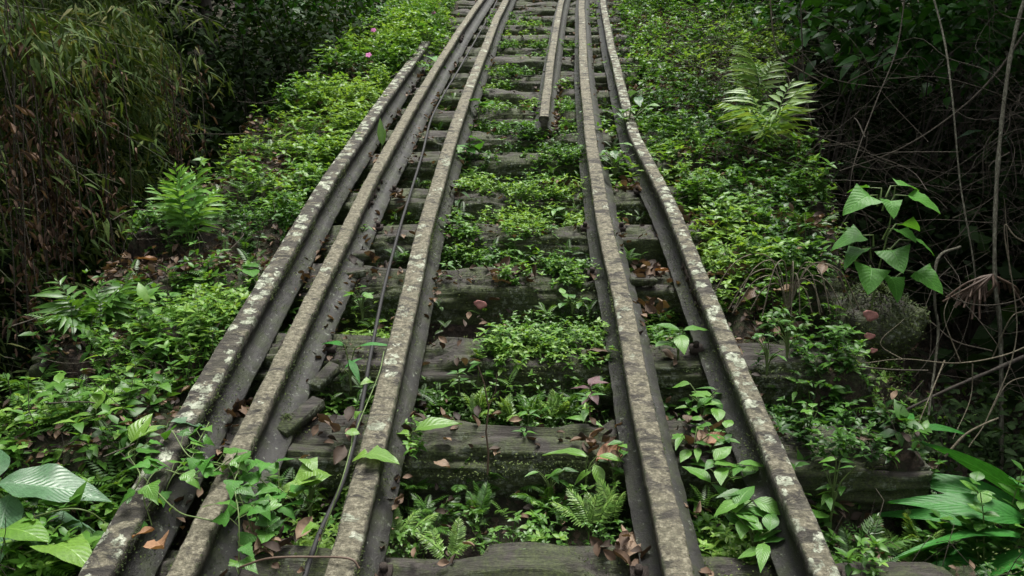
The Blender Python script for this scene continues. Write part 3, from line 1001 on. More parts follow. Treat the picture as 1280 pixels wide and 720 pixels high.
stemplant(985, 720, -.5, [(.02, .30, 110, 10, .10), (.05, .24, 20, 0, .1), (.0, .2, 200, 0, .1)], 'small paddle leaf right of the rightmost rail at the bottom', ROUND)
stemplant(1230, 200, -.6, [(-.06, .25, 180, -5, .22), (.04, .25, -60, -20, .2), (.02, .32, 40, 10, .2)], 'grey-green floating leaf pair in the dark right thicket', GREY_BIG)

# upper right: big round leaf and lime ferns are made below
stemplant(905, 118, -.15, [(.10, .24, 20, 0, .34), (.0, .2, 150, 10, .16)], 'big arching pleated leaf on the upper right bank', [lmesh('leaf', leaf_shape(ow(.3, .5, .8), 12, 5, .25, .3, .14), M['big_o'])])
stemplant(795, 130, -.12, [(.0, .10, 160, -5, .20), (.02, .10, 100, 10, .2), (.02, .06, -90, -20, .16)], 'striped grey leaves by the upper part of the rightmost rail', GREY_BIG)
for q, (px, py, lab) in enumerate(((545, 92, 'upper'), (600, 148, 'middle'), (588, 200, 'lower'))):
    stemplant(px, py, -.15, [(rng.uniform(-.05, .05), rng.uniform(.05, .16), az, rng.uniform(0, 35), rng.uniform(.09, .14)) for az in (10, 80, 150, 200, 300, 340)],
              '%s of the broad-leaved sprouts hugging the third rail' % lab, BIG_HEART + ROUND)

# ------------------------------------------------------------------ climbing vine over the two left rails, and the one on the third rail
def vine(paths, label, shapes, L, step, stem_mat='stem', name='climbing_vine'):
    p0 = T(at(*paths[0][0]))
    root = empty(name, p0)
    tag(root, label, 'vine')
    a = Acc()
    leaves = []
    for P in paths:
        W = T(spline([at(*q) for q in P], 6)) - p0
        tube(a, W, .0022, 5)
        seg = np.linalg.norm(np.diff(W, axis=0), axis=1).cumsum()
        s = step * .4
        k = 0
        while s < seg[-1]:
            i = int(np.searchsorted(seg, s))
            az = rng.uniform(0, 6.28)
            L_ = L * rng.uniform(.6, 1.15)
            off = np.array([math.cos(az) * .025, math.sin(az) * .025, rng.uniform(.005, .03)])
            leaves.append((W[i] + off, az, rng.uniform(-.6, .45), L_))
            tube(a, np.array([W[i], W[i] + off]), .0014, 4)
            s += step * rng.uniform(.6, 1.3)
            k += 1
    link('stem', a.mesh('stem', M[stem_mat], True), root)
    for p, az, el, L_ in leaves:
        o = bpy.data.objects.new('leaf', shapes[rng.integers(len(shapes))])
        C.objects.link(o)
        o.parent = root
        o.matrix_local = Matrix.Translation(Vector(p)) @ (Matrix(rotm(az, el, rng.normal(0, .3)).tolist()) * L_).to_4x4()
vine([[(330, 700, -.2), (300, 620, -.02), (285, 585, .03), (240, 575, .02), (215, 540, .05)],
      [(300, 720, -.1), (300, 650, 0.03), (295, 600, .04), (320, 580, .0), (345, 590, -.1)],
      [(190, 660, -.05), (180, 620, .03), (200, 590, .05), (250, 600, .04), (290, 575, .04)],
      [(150, 640, -.05), (175, 600, .03), (160, 570, -.0), (180, 560, .02)],
      [(340, 690, -.2), (320, 650, -.12), (345, 610, -.1), (380, 640, -.15), (400, 620, -.12)],
      [(200, 640, -.1), (215, 600, -.02), (245, 560, .0), (262, 530, -.05)]],
     'ivy-leaved climber tangled over the two left rails near the bottom', IVY, .075, .045)
vine([[(395, 700, -.12), (430, 600, .03), (447, 540, .03), (475, 470, .02), (482, 440, .02)]],
     'slender light vine running up the top of the third rail', LIME_HEART, .05, .30)
vine([[(40, 650, .1), (80, 640, .12), (110, 643, .10), (135, 660, .02)], [(180, 600, .03), (220, 640, .04), (250, 650, .04), (280, 655, .02)]],
     'pale curling tendril across the lower left leaves', LIME_HEART, .03, .6)
a = Acc()
tube(a, T(spline([at(*q) for q in ((300, 712, -.05), (340, 700, .0), (400, 698, .012), (440, 700, .02), (452, 712, 0))])), .0032, 6)
tag(link('twig', a.mesh('twig', M['dstem'], True)), 'thin reddish twig lying across the third rail at the bottom', 'twig')
a = Acc()
b_ = np.array(at(612, 590, -.16))
tube(a, T(b_) + np.array([[0, 0, -.01], [.004, 0, .07], [-.004, 0, .15], [.006, .0, .24], [-.01, 0, .33], [-.03, 0, .39]]), np.linspace(.004, .0018, 6), 5)
tube(a, T(b_) + np.array([[.006, 0, .24], [.03, 0, .30], [.035, 0, .36]]), .0018, 5)
tag(link('dry_stalk', a.mesh('dry_stalk', M['dstem'], True)), 'thin dry brown stalk standing over the second sleeper', 'stalk')

# ------------------------------------------------------------------ ferns
def frond_mesh(name, n, wid, lw, arch, mat, shape=LANCE, taper=.75, lift=.9, droop=.1):
    """unit length frond along +Y rising then nodding"""
    acc = Acc()
    t = np.linspace(0, 1, 14)
    def cv(t):
        return np.stack([0 * t, t * (1 - .15 * t), lift * t * .6 - arch * t * t], -1)
    tube(acc, cv(t), np.linspace(.008, .002, 14), 4, .3)
    ts = .16 + .84 * (np.arange(n) + .5) / n
    for sgn in (-1, 1):
        tt = ts + sgn * .25 / n
        P = cv(tt)
        prof = wid * np.sin(np.pi * np.clip(tt, 0, 1) ** taper) ** .6 + .03
        prof = np.where(tt > .97, .05, prof)
        az = np.pi / 2 - sgn * (1.22 - .55 * tt)
        el = -.1 + rng.normal(0, .12, n) - droop * 1
        slope = lift * .6 - 2 * arch * tt
        # let the leaflets follow the blade's pitch
        Rm = rotm(az, el + slope * np.sin(az) * .7, rng.normal(0, .15, n))
        scatter(acc, shape, P, Rm, prof, np.clip(rng.normal(.5, .22, n), 0, 1), lw)
    P = cv(np.array([.98]))
    scatter(acc, shape, P, rotm(np.array([np.pi / 2]), np.array([lift * .6 - 2 * arch]), np.array([0.0])), np.array([.08]), np.array([.8]), lw)
    return acc.mesh(name, mat)

M['fernbig'] = leaf_mat('fern_broad', [(.09, .22, .04), (.15, .33, .07), (.22, .42, .11)], spec=.35)
FR_BIG = [frond_mesh('frond', 8, .27, .72, .18 + .08 * k, M['fernbig'], taper=.8) for k in range(3)]
FR_SMALL = [frond_mesh('frond', 19, .19, .62, .35 + .1 * k, M['fern'], shape=RHOMB) for k in range(3)]
FR_FING = [frond_mesh('frond', 8, .48, .62, .28 + .12 * k, M['fern'], taper=.6) for k in range(2)]
FR_LIME = [frond_mesh('frond', 9, .42, .52, .34 + .1 * k, M['fernlime'], taper=.6) for k in range(2)]
FR_SLIME = [frond_mesh('frond', 18, .20, .62, .3 + .1 * k, M['fernlime'], shape=RHOMB) for k in range(2)]

def fern(x, d, z, n, L, frs, label, group=None, azr=(0, 360), pitch=(10, 55), name='fern'):
    root = empty(name, T((x, d, z)))
    tag(root, label, 'fern', group)
    for k in range(n):
        az = R(azr[0] + (azr[1] - azr[0]) * (k + rng.uniform(.1, .9)) / n)
        LL = L * rng.uniform(.75, 1.1)
        link('frond', frs[k % len(frs)], root, (rng.normal(0, .01), rng.normal(0, .01), 0),
             Euler((R(rng.uniform(*pitch)), rng.normal(0, .15), az - math.pi / 2), 'XYZ'), LL)

x, d, z = at(235, 305, -.15)
fern(x, d, -.17, 9, .50, FR_BIG, 'large bright fern with broad leaflets on the left bank', pitch=(38, 76))
x, d, z = at(115, 415, -.15)
fern(x, d, -.2, 11, .34, FR_FING, 'strap-lobed fern on the left edge of the bank', pitch=(15, 60))
x, d, z = at(30, 480, -.2)
fern(x, d, -.3, 7, .34, FR_SMALL, 'feathery fern at the left edge below the strap-lobed fern', pitch=(5, 45))
x, d, z = at(70, 520, -.2)
fern(x, d, -.2, 7, .22, FR_SMALL, 'low feathery fern among herbs on the lower left bank', pitch=(0, 40))
x, d, z = at(960, 205, -.15)
fern(x, d, -.02, 7, .55, FR_LIME, 'yellow-green fern with long lobes on the upper right bank', pitch=(15, 55))
x, d, z = at(945, 150, -.15)
fern(x, d, .0, 5, .50, FR_LIME, 'pale fern just above the yellow-green fern on the right', pitch=(30, 65), azr=(30, 200))
x, d, z = at(1010, 300, -.2)
fern(x, d, -.2, 6, .25, FR_SMALL, 'small green fern on the right bank among dead stems')
x, d, z = at(1070, 720, -.45)
fern(x, d, -.45, 9, .26, FR_SMALL, 'dark feathery fern at the bottom right of the rails', pitch=(10, 60))
x, d, z = at(1150, 690, -.4)
fern(x, d, -.45, 9, .22, FR_SLIME, 'pale small fern under the glossy pleated leaves', pitch=(10, 60))
# the ferns that hang in the pits between the sleepers
pf = [(520, 615, 'left end'), (575, 610, 'left middle'), (640, 610, 'middle'), (600, 650, 'lower middle'), (545, 660, 'lower left'), (690, 640, 'lower right')]
for q, (px, py, w_) in enumerate(pf):
    x, d, z = at(px, py, -.32)
    fern(x, d, -.33, 10, .17, FR_SMALL, 'small dark fern below the second sleeper, at its ' + w_, 'small ferns below the second sleeper', pitch=(10, 70))
for q, (px, py, w_) in enumerate(((500, 665, 'beside the third rail'), (560, 690, 'left of the middle'), (745, 650, 'right of the middle'), (768, 640, 'beside the second rail from the right'))):
    x, d, z = at(px, py, -.2)
    fern(x, d, -.25, 5, .17, FR_SLIME, 'little lime fern above the first sleeper, ' + w_, 'little lime ferns above the first sleeper', azr=(-20, 200), pitch=(20, 65))
for q, (px, py, w_) in enumerate(((640, 510, 'left'), (665, 512, 'centre left'), (690, 510, 'centre right'), (715, 505, 'right'), (600, 505, 'far left'))):
    x, d, z = at(px, py, -.2)
    fern(x, d, -.27, 8, .15, FR_SMALL if q % 2 else FR_SLIME, 'small fern in the gap below the third sleeper, ' + w_ + ' of the gap', 'small ferns below the third sleeper', pitch=(10, 65))

# ------------------------------------------------------------------ flowers
PET = lmesh('petal', leaf_shape(ow(.42, .65), 4, 3, -.1, .15), M['pinkpetal'])
for px, py, lab in ((469, 38, 'pink flower on the upper left bank, higher of the two beside the thicket'), (463, 72, 'pink flower on the upper left bank, lower of the two'),
                    (543, 14, 'pink flower at the top beside the left rails')):
    b_ = at(px, py + 22, -.15)
    root = empty('pink_flower', T(b_))
    tag(root, lab, 'flower', 'pink flowers on the upper left bank')
    a = Acc()
    tube(a, np.array([[0, 0, -.02], [.01, -.01, .10], [0, -.02, .19]]), .002, 4)
    link('stem', a.mesh('stem', M['stem']), root)
    for k in range(5):
        o = bpy.data.objects.new('petal', PET)
        C.objects.link(o)
        o.parent = root
        m = Matrix.Rotation(R(50), 3, 'X') @ Matrix(rotm(k * 1.2566, .15, 0).tolist())
        o.matrix_local = Matrix.Translation(Vector((0, -.02, .19))) @ (m * .034).to_4x4()

# ------------------------------------------------------------------ bracket fungus
def bracket(px, py, z, r, lab):
    th = np.linspace(0, 2 * np.pi, 13)[:-1]
    V = [[0, -.25 * r, .0]]
    for rr, zz in ((.5, .01), (1, -.05), (.9, -.22), (.3, -.3)):
        V += [[math.cos(t) * r * rr * (1 + .22 * math.sin(2 * t + r * 90) + .12 * math.sin(5 * t)), zz * r - .35 * r, math.sin(t) * r * rr * .75 * (1 + .2 * math.sin(3 * t + 1))] for t in th]
    V = np.array(V)
    V[:, 1] += np.where(np.arange(len(V)) > 24, .5 * r, 0)
    F3 = [(0, 1 + i, 1 + (i + 1) % 12) for i in range(12)]
    F4 = [(1 + a * 12 + i, 1 + a * 12 + 12 + i, 1 + a * 12 + 12 + (i + 1) % 12, 1 + a * 12 + (i + 1) % 12) for a in range(3) for i in range(12)]
    o = link('bracket_fungus', mesh_from('bracket_fungus', V, F3, F4, M['fungus'], smooth=True), loc=T(at(px, py, z)))
    tag(o, lab, 'fungus')
d4 = BACK[5] - SW
bx = at(603, 366, -.155)
o_ = bracket(603, 380, -.21, .030, 'small pink fungus on the front face of the fourth sleeper')
bracket(1087, 392, -.10, .034, 'upper pink bracket fungus on the mossy sleeper end at right')
bracket(1086, 418, -.14, .022, 'middle pink bracket fungus on the mossy sleeper end at right')
bracket(1091, 436, -.17, .016, 'lowest pink bracket fungus on the mossy sleeper end at right')

# mossy round log end at the right edge
def lump(name, c, r, mat, label, cat, seed, squash=(1, 1, 1), n=24):
    th = np.linspace(0, np.pi, n)
    ph = np.linspace(0, 2 * np.pi, 2 * n + 1)[:-1]
    A, B = np.meshgrid(th, ph, indexing='ij')
    U = np.stack([np.sin(A) * np.cos(B), np.sin(A) * np.sin(B), np.cos(A)], -1)
    rr = r * (1 + .35 * (fbm(U[..., 0] * 2.5 + 9, U[..., 1] * 2.5, U[..., 2] * 2.5, seed, 4) - .5) * 2)
    V = (U * rr[..., None] * np.array(squash)).reshape(-1, 3)
    m = 2 * n
    F = [(i * m + j, i * m + (j + 1) % m, (i + 1) * m + (j + 1) % m, (i + 1) * m + j) for i in range(n - 1) for j in range(m)]
    o = link(name, mesh_from(name, V, None, F, mat, smooth=True), loc=T(c))
    tag(o, label, cat)
    return o, V + T(c)
lo_, lumpV = lump('mossy_log', at(1095, 405, -.22), .17, M['wood'], 'rounded mossy log end hung with lichen at the right edge of the bank', 'log', 5, (1.1, 1, 1))
lm_, lumpV2 = lump('moss_cushion', at(362, 535, -.15), .045, M['wood'], 'round moss cushion beside the second rail above the second sleeper', 'moss', 8)

# ------------------------------------------------------------------ small stuff: moss, ground cover, litter
def in_rail(x, d):
    o = np.zeros(len(x), bool)
    for k, (fn, d0, d1, _, foot) in RAILS.items():
        xr = np.array([fn(q) for q in d])
        o |= (np.abs(x - xr) < .062) & (d > d0) & (d < d1)
    return o

def herbs(N, xr, dr, dens, size, hgt, mat, label, name='ground_cover', leafshape=HERB, zfun=None, wh=5, tintb=.5):
    x = rng.uniform(xr[0], xr[1], N)
    d = dr[0] + (dr[1] - dr[0]) * rng.random(N)
    keep = rng.random(N) < dens(x - bend(d), d)
    x, d = x[keep], d[keep]
    k = ~in_rail(x, d)
    x, d = x[k], d[k]
    z = G(x, d) if zfun is None else zfun(x, d)
    base = T(np.stack([x, d, z], -1))
    n = len(x)
    hh_ = hgt[0] + (hgt[1] - hgt[0]) * rng.random(n) ** 1.6
    sz = (size[0] + (size[1] - size[0]) * rng.random(n) ** 1.5) * (1 + .6 * (fbm(x * 3, d * 3, 0, 77) - .5))
    patch = .5 + 1.5 * (fbm(x * 1.3, d * 1.3, 0, 55) - .5) + .5 * (fbm(x * 6, d * 6, 0, 56) - .5)
    lean = rng.normal(0, .3, (n, 2))
    acc = Acc()
    levels = 3
    for lv in range(levels):
        f = (lv + 1) / levels
        p = base + np.stack([lean[:, 0] * hh_ * f, lean[:, 1] * hh_ * f, hh_ * f], -1)
        m = wh if lv == levels - 1 else 3
        a0 = rng.uniform(0, 6.28, n)
        for q in range(m):
            sel = rng.random(n) < (.95 if lv == levels - 1 else .75)
            az = a0 + q * 2 * np.pi / m + rng.normal(0, .25, n)
            el = rng.normal(.45 if lv == levels - 1 else .1, .3, n)
            ti = np.clip(tintb + (patch - .5) * 1.1 + rng.normal(0, .16, n) + (.14 if lv == levels - 1 else -.04), 0, 1)
            s_ = sz * rng.uniform(.7, 1.15, n)
            scatter(acc, leafshape, p[sel], rotm(az[sel], el[sel], rng.normal(0, .3, sel.sum())), s_[sel], ti[sel])
    # stems as slim blades
    scatter(acc, (np.array([[-.01, 0, 0], [.01, 0, 0], [.006, 1, 0], [-.006, 1, 0]]), np.array([[0, 1, 2, 3]]), None), base,
            rotm(np.arctan2(lean[:, 1], lean[:, 0]), np.pi / 2 - np.hypot(lean[:, 0], lean[:, 1]), rng.uniform(0, 3, n)), hh_, np.full(n, .25))
    o = link(name, acc.mesh(name, mat))
    kind(o, 'stuff', label, 'ground cover')
    return n

def nm(x, d, s, f=2.0):
    return fbm(x * f, d * f, 0, s)

# left bank
herbs(12500, (-2.4, -1.22), (1.0, 13), lambda x, d: sst(.41, .58, nm(x, d, 11, 3)) * (1 - sst(-1.36, -1.2, x) * .5), (.02, .045), (.02, .13), M['herb'],
      'small bright herbs carpeting the bank left of the rails')
# right bank
herbs(19000, (.92, 2.9), (1.0, 14), lambda x, d: sst(.41, .58, nm(x, d, 12, 2.5)) * (.45 + .55 * sst(1.2, 3.0, d)) * (1 - .8 * sst(1.6, 2.2, x) * sst(5.5, 7, d)) * (1 - .35 * sst(5, 7, d)), (.022, .052), (.02, .17), M['herb'],
      'small bright herbs carpeting the bank right of the rails', tintb=.55)
# taller growth leaning against the outer rails, and over the far end of the leftmost one
herbs(1500, (-1.38, -1.25), (2.0, 9), lambda x, d: sst(.46, .58, nm(x, d, 81, 1.4)), (.022, .045), (.12, .22), M['herb'], 'herbs leaning against the leftmost rail')
herbs(1300, (.91, 1.02), (2.2, 9), lambda x, d: sst(.46, .58, nm(x, d, 82, 1.4)), (.022, .05), (.12, .26), M['herb'], 'herbs leaning against the rightmost rail')
herbs(2600, (-1.42, -.95), (7.6, 10.5), lambda x, d: sst(7.6, 8.4, d), (.03, .06), (.18, .36), M['herb'], 'leafy growth hiding the far end of the leftmost rail')
herbs(500, (.60, 1.02), (4.9, 6.6), lambda x, d: np.ones_like(x), (.03, .06), (.12, .28), M['herb'], 'leafy growth half hiding the rightmost rail')
herbs(1600, (.92, 1.38), (1.5, 4.2), lambda x, d: sst(.55, .66, nm(x, d, 83, 4)), (.02, .042), (.02, .10), M['herb'], 'herbs rooted on the right ends of the lowest sleepers',
      zfun=lambda x, d: np.where(BK[np.clip(np.searchsorted(BK, d), 0, len(BK) - 1)] - d < SW, STOP - .004, G(x, d)))
herbs(3400, (.95, 1.85), (3.3, 6.4), lambda x, d: sst(.47, .58, nm(x, d, 84, 3.0)), (.028, .055), (.05, .2), M['herb'], 'lush bright weeds of the right bank, middle distance', tintb=.6)
# a second kind with wider leaves, scattered
herbs(2600, (-2.4, -1.25), (1.2, 13), lambda x, d: sst(.45, .62, nm(x, d, 13, 1.6)), (.035, .075), (.05, .17), M['herb'], 'wider-leaved weeds among the herbs of the left bank', leafshape=OVATE, tintb=.42, wh=4)
herbs(3400, (.95, 2.9), (1.2, 13), lambda x, d: sst(.45, .62, nm(x, d, 14, 1.6)), (.035, .08), (.05, .2), M['herb'], 'wider-leaved weeds among the herbs of the right bank', leafshape=OVATE, tintb=.45, wh=4)
# far banks, taller
herbs(4200, (.9, 3.6), (4.2, 15), lambda x, d: sst(.35, .6, nm(x, d, 15, 1.5)), (.03, .065), (.10, .34), M['herb'], 'taller leafy herbs on the upper right bank', leafshape=OVATE)
herbs(4200, (-2.3, -1.25), (6.0, 15), lambda x, d: sst(.3, .5, nm(x, d, 16, 1.5)), (.03, .06), (.08, .26), M['herb'], 'taller leafy herbs on the upper left bank', leafshape=OVATE)

def ztop(x, d):
    idx = np.clip(np.searchsorted(BK, d), 0, len(BK) - 1)
    return np.where(BK[idx] - d < SW, STOP - .004, -.24)
# patches between the rails, (photo x, photo y, radius m, weight)
PATCH = [(610, 290, .30, 1), (720, 215, .30, 1), (660, 260, .3, .7), (650, 165, .35, .7), (580, 225, .2, .9), (700, 130, .28, .8), (600, 100, .3, .6), (690, 60, .4, .6), (620, 60, .4, .5), (745, 270, .14, .8), (560, 300, .12, .8), (750, 430, .08, .9), (770, 500, .10, .9), (500, 560, .08, .7), (760, 610, .12, .9), (700, 655, .12, .7), (690, 435, .13, 1), (640, 440, .13, .8), (715, 345, .15, 1), (640, 350, .10, .6), (600, 280, .24, 1), (640, 290, .20, .8), (700, 240, .22, .9),
         (715, 190, .22, 1), (720, 150, .22, 1), (590, 205, .14, .8), (760, 330, .08, .8), (745, 470, .10, .7), (745, 680, .14, 1), (600, 165, .16, .7),
         (590, 120, .14, .7), (700, 110, .14, .7), (620, 140, .2, .5), (640, 90, .22, .5), (560, 260, .12, .9), (640, 30, .4, .5), (590, 240, .14, .8), (735, 225, .12, 1)]
PC = [(at(px, py, -.17)[0], at(px, py, -.17)[1], r_, w_) for px, py, r_, w_ in PATCH]
def dpatch(x, d):
    o = np.zeros_like(x)
    for cx, cd, r_, w_ in PC:
        o = np.maximum(o, w_ * np.exp(-(((x + bend(d) - cx) / r_) ** 2 + ((d - cd) / (r_ * 1.1)) ** 2) ** 2))
    return o * sst(.36, .56, nm(x, d, 19, 6))
herbs(36000, (-.46, .75), (1.5, 12.5), dpatch, (.018, .040), (.012, .085), M['herb'], 'low herbs growing in patches on the middle sleepers', zfun=ztop, tintb=.55)
herbs(9000, (.5, .86), (1.0, 14), lambda x, d: sst(.38, .56, nm(x, d, 41, 2.2)) * (1 + 2 * (np.abs(d - 5.6) < .9)), (.022, .045), (.03, .14), M['herb'], 'bright herbs filling the gap between the right rails', tintb=.6)
herbs(5600, (-.88, -.56), (1.0, 14), lambda x, d: sst(.40, .54, nm(x, d, 42, 2.2)), (.022, .040), (.03, .12), M['herb'], 'scattered herbs between the second and third rails')
herbs(4600, (-1.14, -1.0), (1.6, 14), lambda x, d: sst(.42, .58, nm(x, d, 43, 1.6)), (.02, .040), (.03, .14), M['herb'], 'herbs squeezed between the two left rails')

# ledge of tiny-leaved stuff on pit walls
def moss_on(N, pts, nrm, size, label, name='moss', mat=None, tintb=.35, shape=RHOMB):
    acc = Acc()
    az = rng.uniform(0, 6.28, N)
    el = rng.uniform(-.4, 1.2, N)
    ti = np.clip(tintb + 1.3 * (fbm(pts[:, 0] * 6, pts[:, 1] * 6, pts[:, 2] * 6, 91) - .5) + rng.normal(0, .15, N), 0, 1)
    scatter(acc, shape, pts, rotm(az, el, rng.normal(0, .5, N)), rng.uniform(size[0], size[1], N), ti, 1.3)
    o = link(name, acc.mesh(name, mat or M['moss']))
    kind(o, 'stuff', label, 'moss')

# front faces and edges of the sleepers
P_ = []
for k, db in enumerate(BACK):
    if db > 11:
        continue
    n = int(5200 if db < 7 else 1800)
    x = rng.uniform(-1.9, 1.6, n)
    v = rng.random(n) ** 1.5
    m = fbm(x * 4, v * 2 + k, k, 120 + k) > .47
    x, v = x[m], v[m]
    P_.append(np.stack([x + bend(db), np.full(len(x), db - SW - .004) + rng.normal(0, .004, len(x)) + .012 * (v < .1), STOP - .012 - v * .23], -1))
    n2 = n // 2
    x = rng.uniform(-1.9, 1.6, n2)
    y = rng.uniform(0, SW, n2)
    m = fbm(x * 3.3, y * 9 + k, k, 150 + k) > .52
    x, y = x[m], y[m]
    P_.append(np.stack([x + bend(db), db - y, np.full(len(x), STOP - .004)], -1))
P_ = np.concatenate(P_)
moss_on(len(P_), T(P_), None, (.005, .013), 'green moss coating the faces of the sleepers', tintb=.48)
# along rail webs and edges
P_ = []
for key, (fn, d0, d1, _, foot) in RAILS.items():
    hwk = {'A': .045, 'B': .036, 'C': .042, 'D': .042, 'E': .041, 'F': .038}[key]
    n = {'A': 16000, 'B': 14000, 'C': 17000, 'D': 1600, 'E': 17000, 'F': 18000}[key]
    d = rng.uniform(max(d0, 1.2), min(d1, 9), n)
    side = rng.choice([-1, 1], n)
    m = fbm(d * 5, side * 3 + ord(key), 0, 170) > .44
    d, side = d[m], side[m]
    u = rng.random(len(d))
    xr = np.array([fn(q) for q in d])
    u = u ** .8
    off = np.where(u < .6, hwk - .001, hwk - .010 + (u - .6) * .10)
    z = np.where(u < .6, -.004 - .04 * rng.random(len(d)) ** .8, -.045 - (u - .6) * .24)
    P_.append(np.stack([xr + side * off, d, z], -1))
P_ = np.concatenate(P_)
moss_on(len(P_), T(P_), None, (.004, .011), 'moss fringing the edges of the rails', tintb=.4)
# log end and cushion
for (o_, V_, nn, lab) in ((lo_, lumpV, 9000, 'moss shag on the log end at the right edge'), (lm_, lumpV2, 1800, 'moss tuft on the cushion beside the second rail')):
    idx = rng.integers(0, len(V_), nn)
    moss_on(nn, V_[idx] + rng.normal(0, .008 if nn > 2000 else .003, (nn, 3)), None, (.006, .02) if nn > 2000 else (.004, .010), lab, tintb=.35)

# tiny-leaved growth in the pits
def pitf(x, d):
    idx = np.clip(np.searchsorted(BK, d), 0, len(BK) - 1)
    return (BK[idx] - d > SW) * sst(.46, .6, nm(x, d, 61, 4)) * .8
herbs(34000, (-.46, .42), (1.3, 11), pitf, (.010, .028), (.02, .20), M['fern'], 'dark small-leaved growth in the gaps between sleepers', leafshape=OVATE)

# leaf litter
def litter(N, xr, dr, thr, sz, seed):
    x = rng.uniform(*xr, N)
    d = rng.uniform(*dr, N)
    q_ = {74: nm(x - bend(d), d, 11, 3), 75: nm(x - bend(d), d, 12, 2.5)}.get(seed)
    k = ((q_ < .46) if q_ is not None else (nm(x - bend(d), d, seed, 2.5) > thr)) & ~in_rail(x, d)
    x, d = x[k], d[k]
    z = G(x, d)
    ins = (x - bend(d) > -1.25) & (x - bend(d) < .95)
    z = np.where(ins, np.maximum(z, ztop(x, d) - .05 * (ztop(x, d) < -.2)), z + .07 * rng.random(len(z)) ** 2) + .008
    return np.stack([x, d, z], -1)
acc = Acc()
for args in ((9000, (-2.2, -1.25), (1.5, 12), -.1, 0, 74), (9000, (.95, 2.3), (1.5, 12), -.1, 0, 75), (6500, (-2.2, 1.9), (1.2, 13), .56, 0, 71), (6000, (1.0, 3.2), (5, 13), .40, 0, 72), (6000, (-6, 6), (1, 14), .3, 0, 73)):
    p = litter(*args)
    n = len(p)
    scatter(acc, CURLED, T(p), rotm(rng.uniform(0, 6.28, n), rng.normal(.05, .3, n), rng.normal(0, .5, n)), rng.uniform(.02, .055, n), rng.random(n))
kind(link('leaf_litter', acc.mesh('leaf_litter', M['litter'])), 'stuff', 'dead brown leaf litter lying under the herbs', 'leaf litter')

# small lacy ferns mixed into the herbs
def frond_arrays():
    t = (np.arange(13) + .6) / 13
    a = Acc()
    for sgn in (-1, 1):
        P = np.stack([0 * t, t, .5 * t - .55 * t * t], -1)
        n_ = len(t)
        scatter(a, RHOMB, P, rotm(np.pi / 2 - sgn * (1.25 - .4 * t), np.full(n_, -.1), np.zeros(n_)), .20 * np.sin(np.pi * (.12 + .86 * t)) ** .7 + .02, np.full(n_, .5), .62)
    return np.concatenate(a.V), np.concatenate(a.F4), None
FA = frond_arrays()
def fern_cover(spots, label):
    a = Acc()
    for x, d, z, sc, nf in spots:
        n_ = nf
        p = T((x, d, z)) + rng.normal(0, .008, (n_, 3))
        ti = float(np.clip(rng.normal(.45, .28), 0, 1))
        scatter(a, FA, p, rotm(np.arange(n_) * 6.28 / n_ + rng.uniform(0, 6), rng.normal(.5, .25, n_), rng.normal(0, .2, n_)), sc * rng.uniform(.7, 1.1, n_), np.clip(rng.normal(ti, .1, n_), 0, 1))
    kind(link('fern_cover', a.mesh('fern_cover', M['fern'])), 'stuff', label, 'ferns')
sp_ = []
for k in range(330):
    d = 1.4 + 8 * rng.random() ** 1.4
    x = rng.choice([rng.uniform(-2.1, -1.3), rng.uniform(-2.1, -1.3), rng.uniform(1.0, 1.9)]) + float(bend(d))
    sp_.append((x, d, float(G(x, d)) + .02, rng.uniform(.08, .18), rng.integers(4, 8)))
fern_cover(sp_, 'small lacy ferns among the herbs of both banks')
sp_ = []
for k in range(230):
    i_ = rng.integers(2, 12)
    db = BACK[i_] - SW - .02
    x = rng.choice([rng.uniform(-.42, .38), rng.uniform(-.42, -.3), rng.uniform(.2, .38), rng.uniform(-.85, -.6), rng.uniform(.52, .75)]) + float(bend(db))
    sp_.append((x, db - rng.uniform(0, .12), STOP - rng.uniform(.03, .24), rng.uniform(.05, .11), rng.integers(3, 7)))
fern_cover(sp_, 'small lacy ferns rooted on the faces of the sleepers')

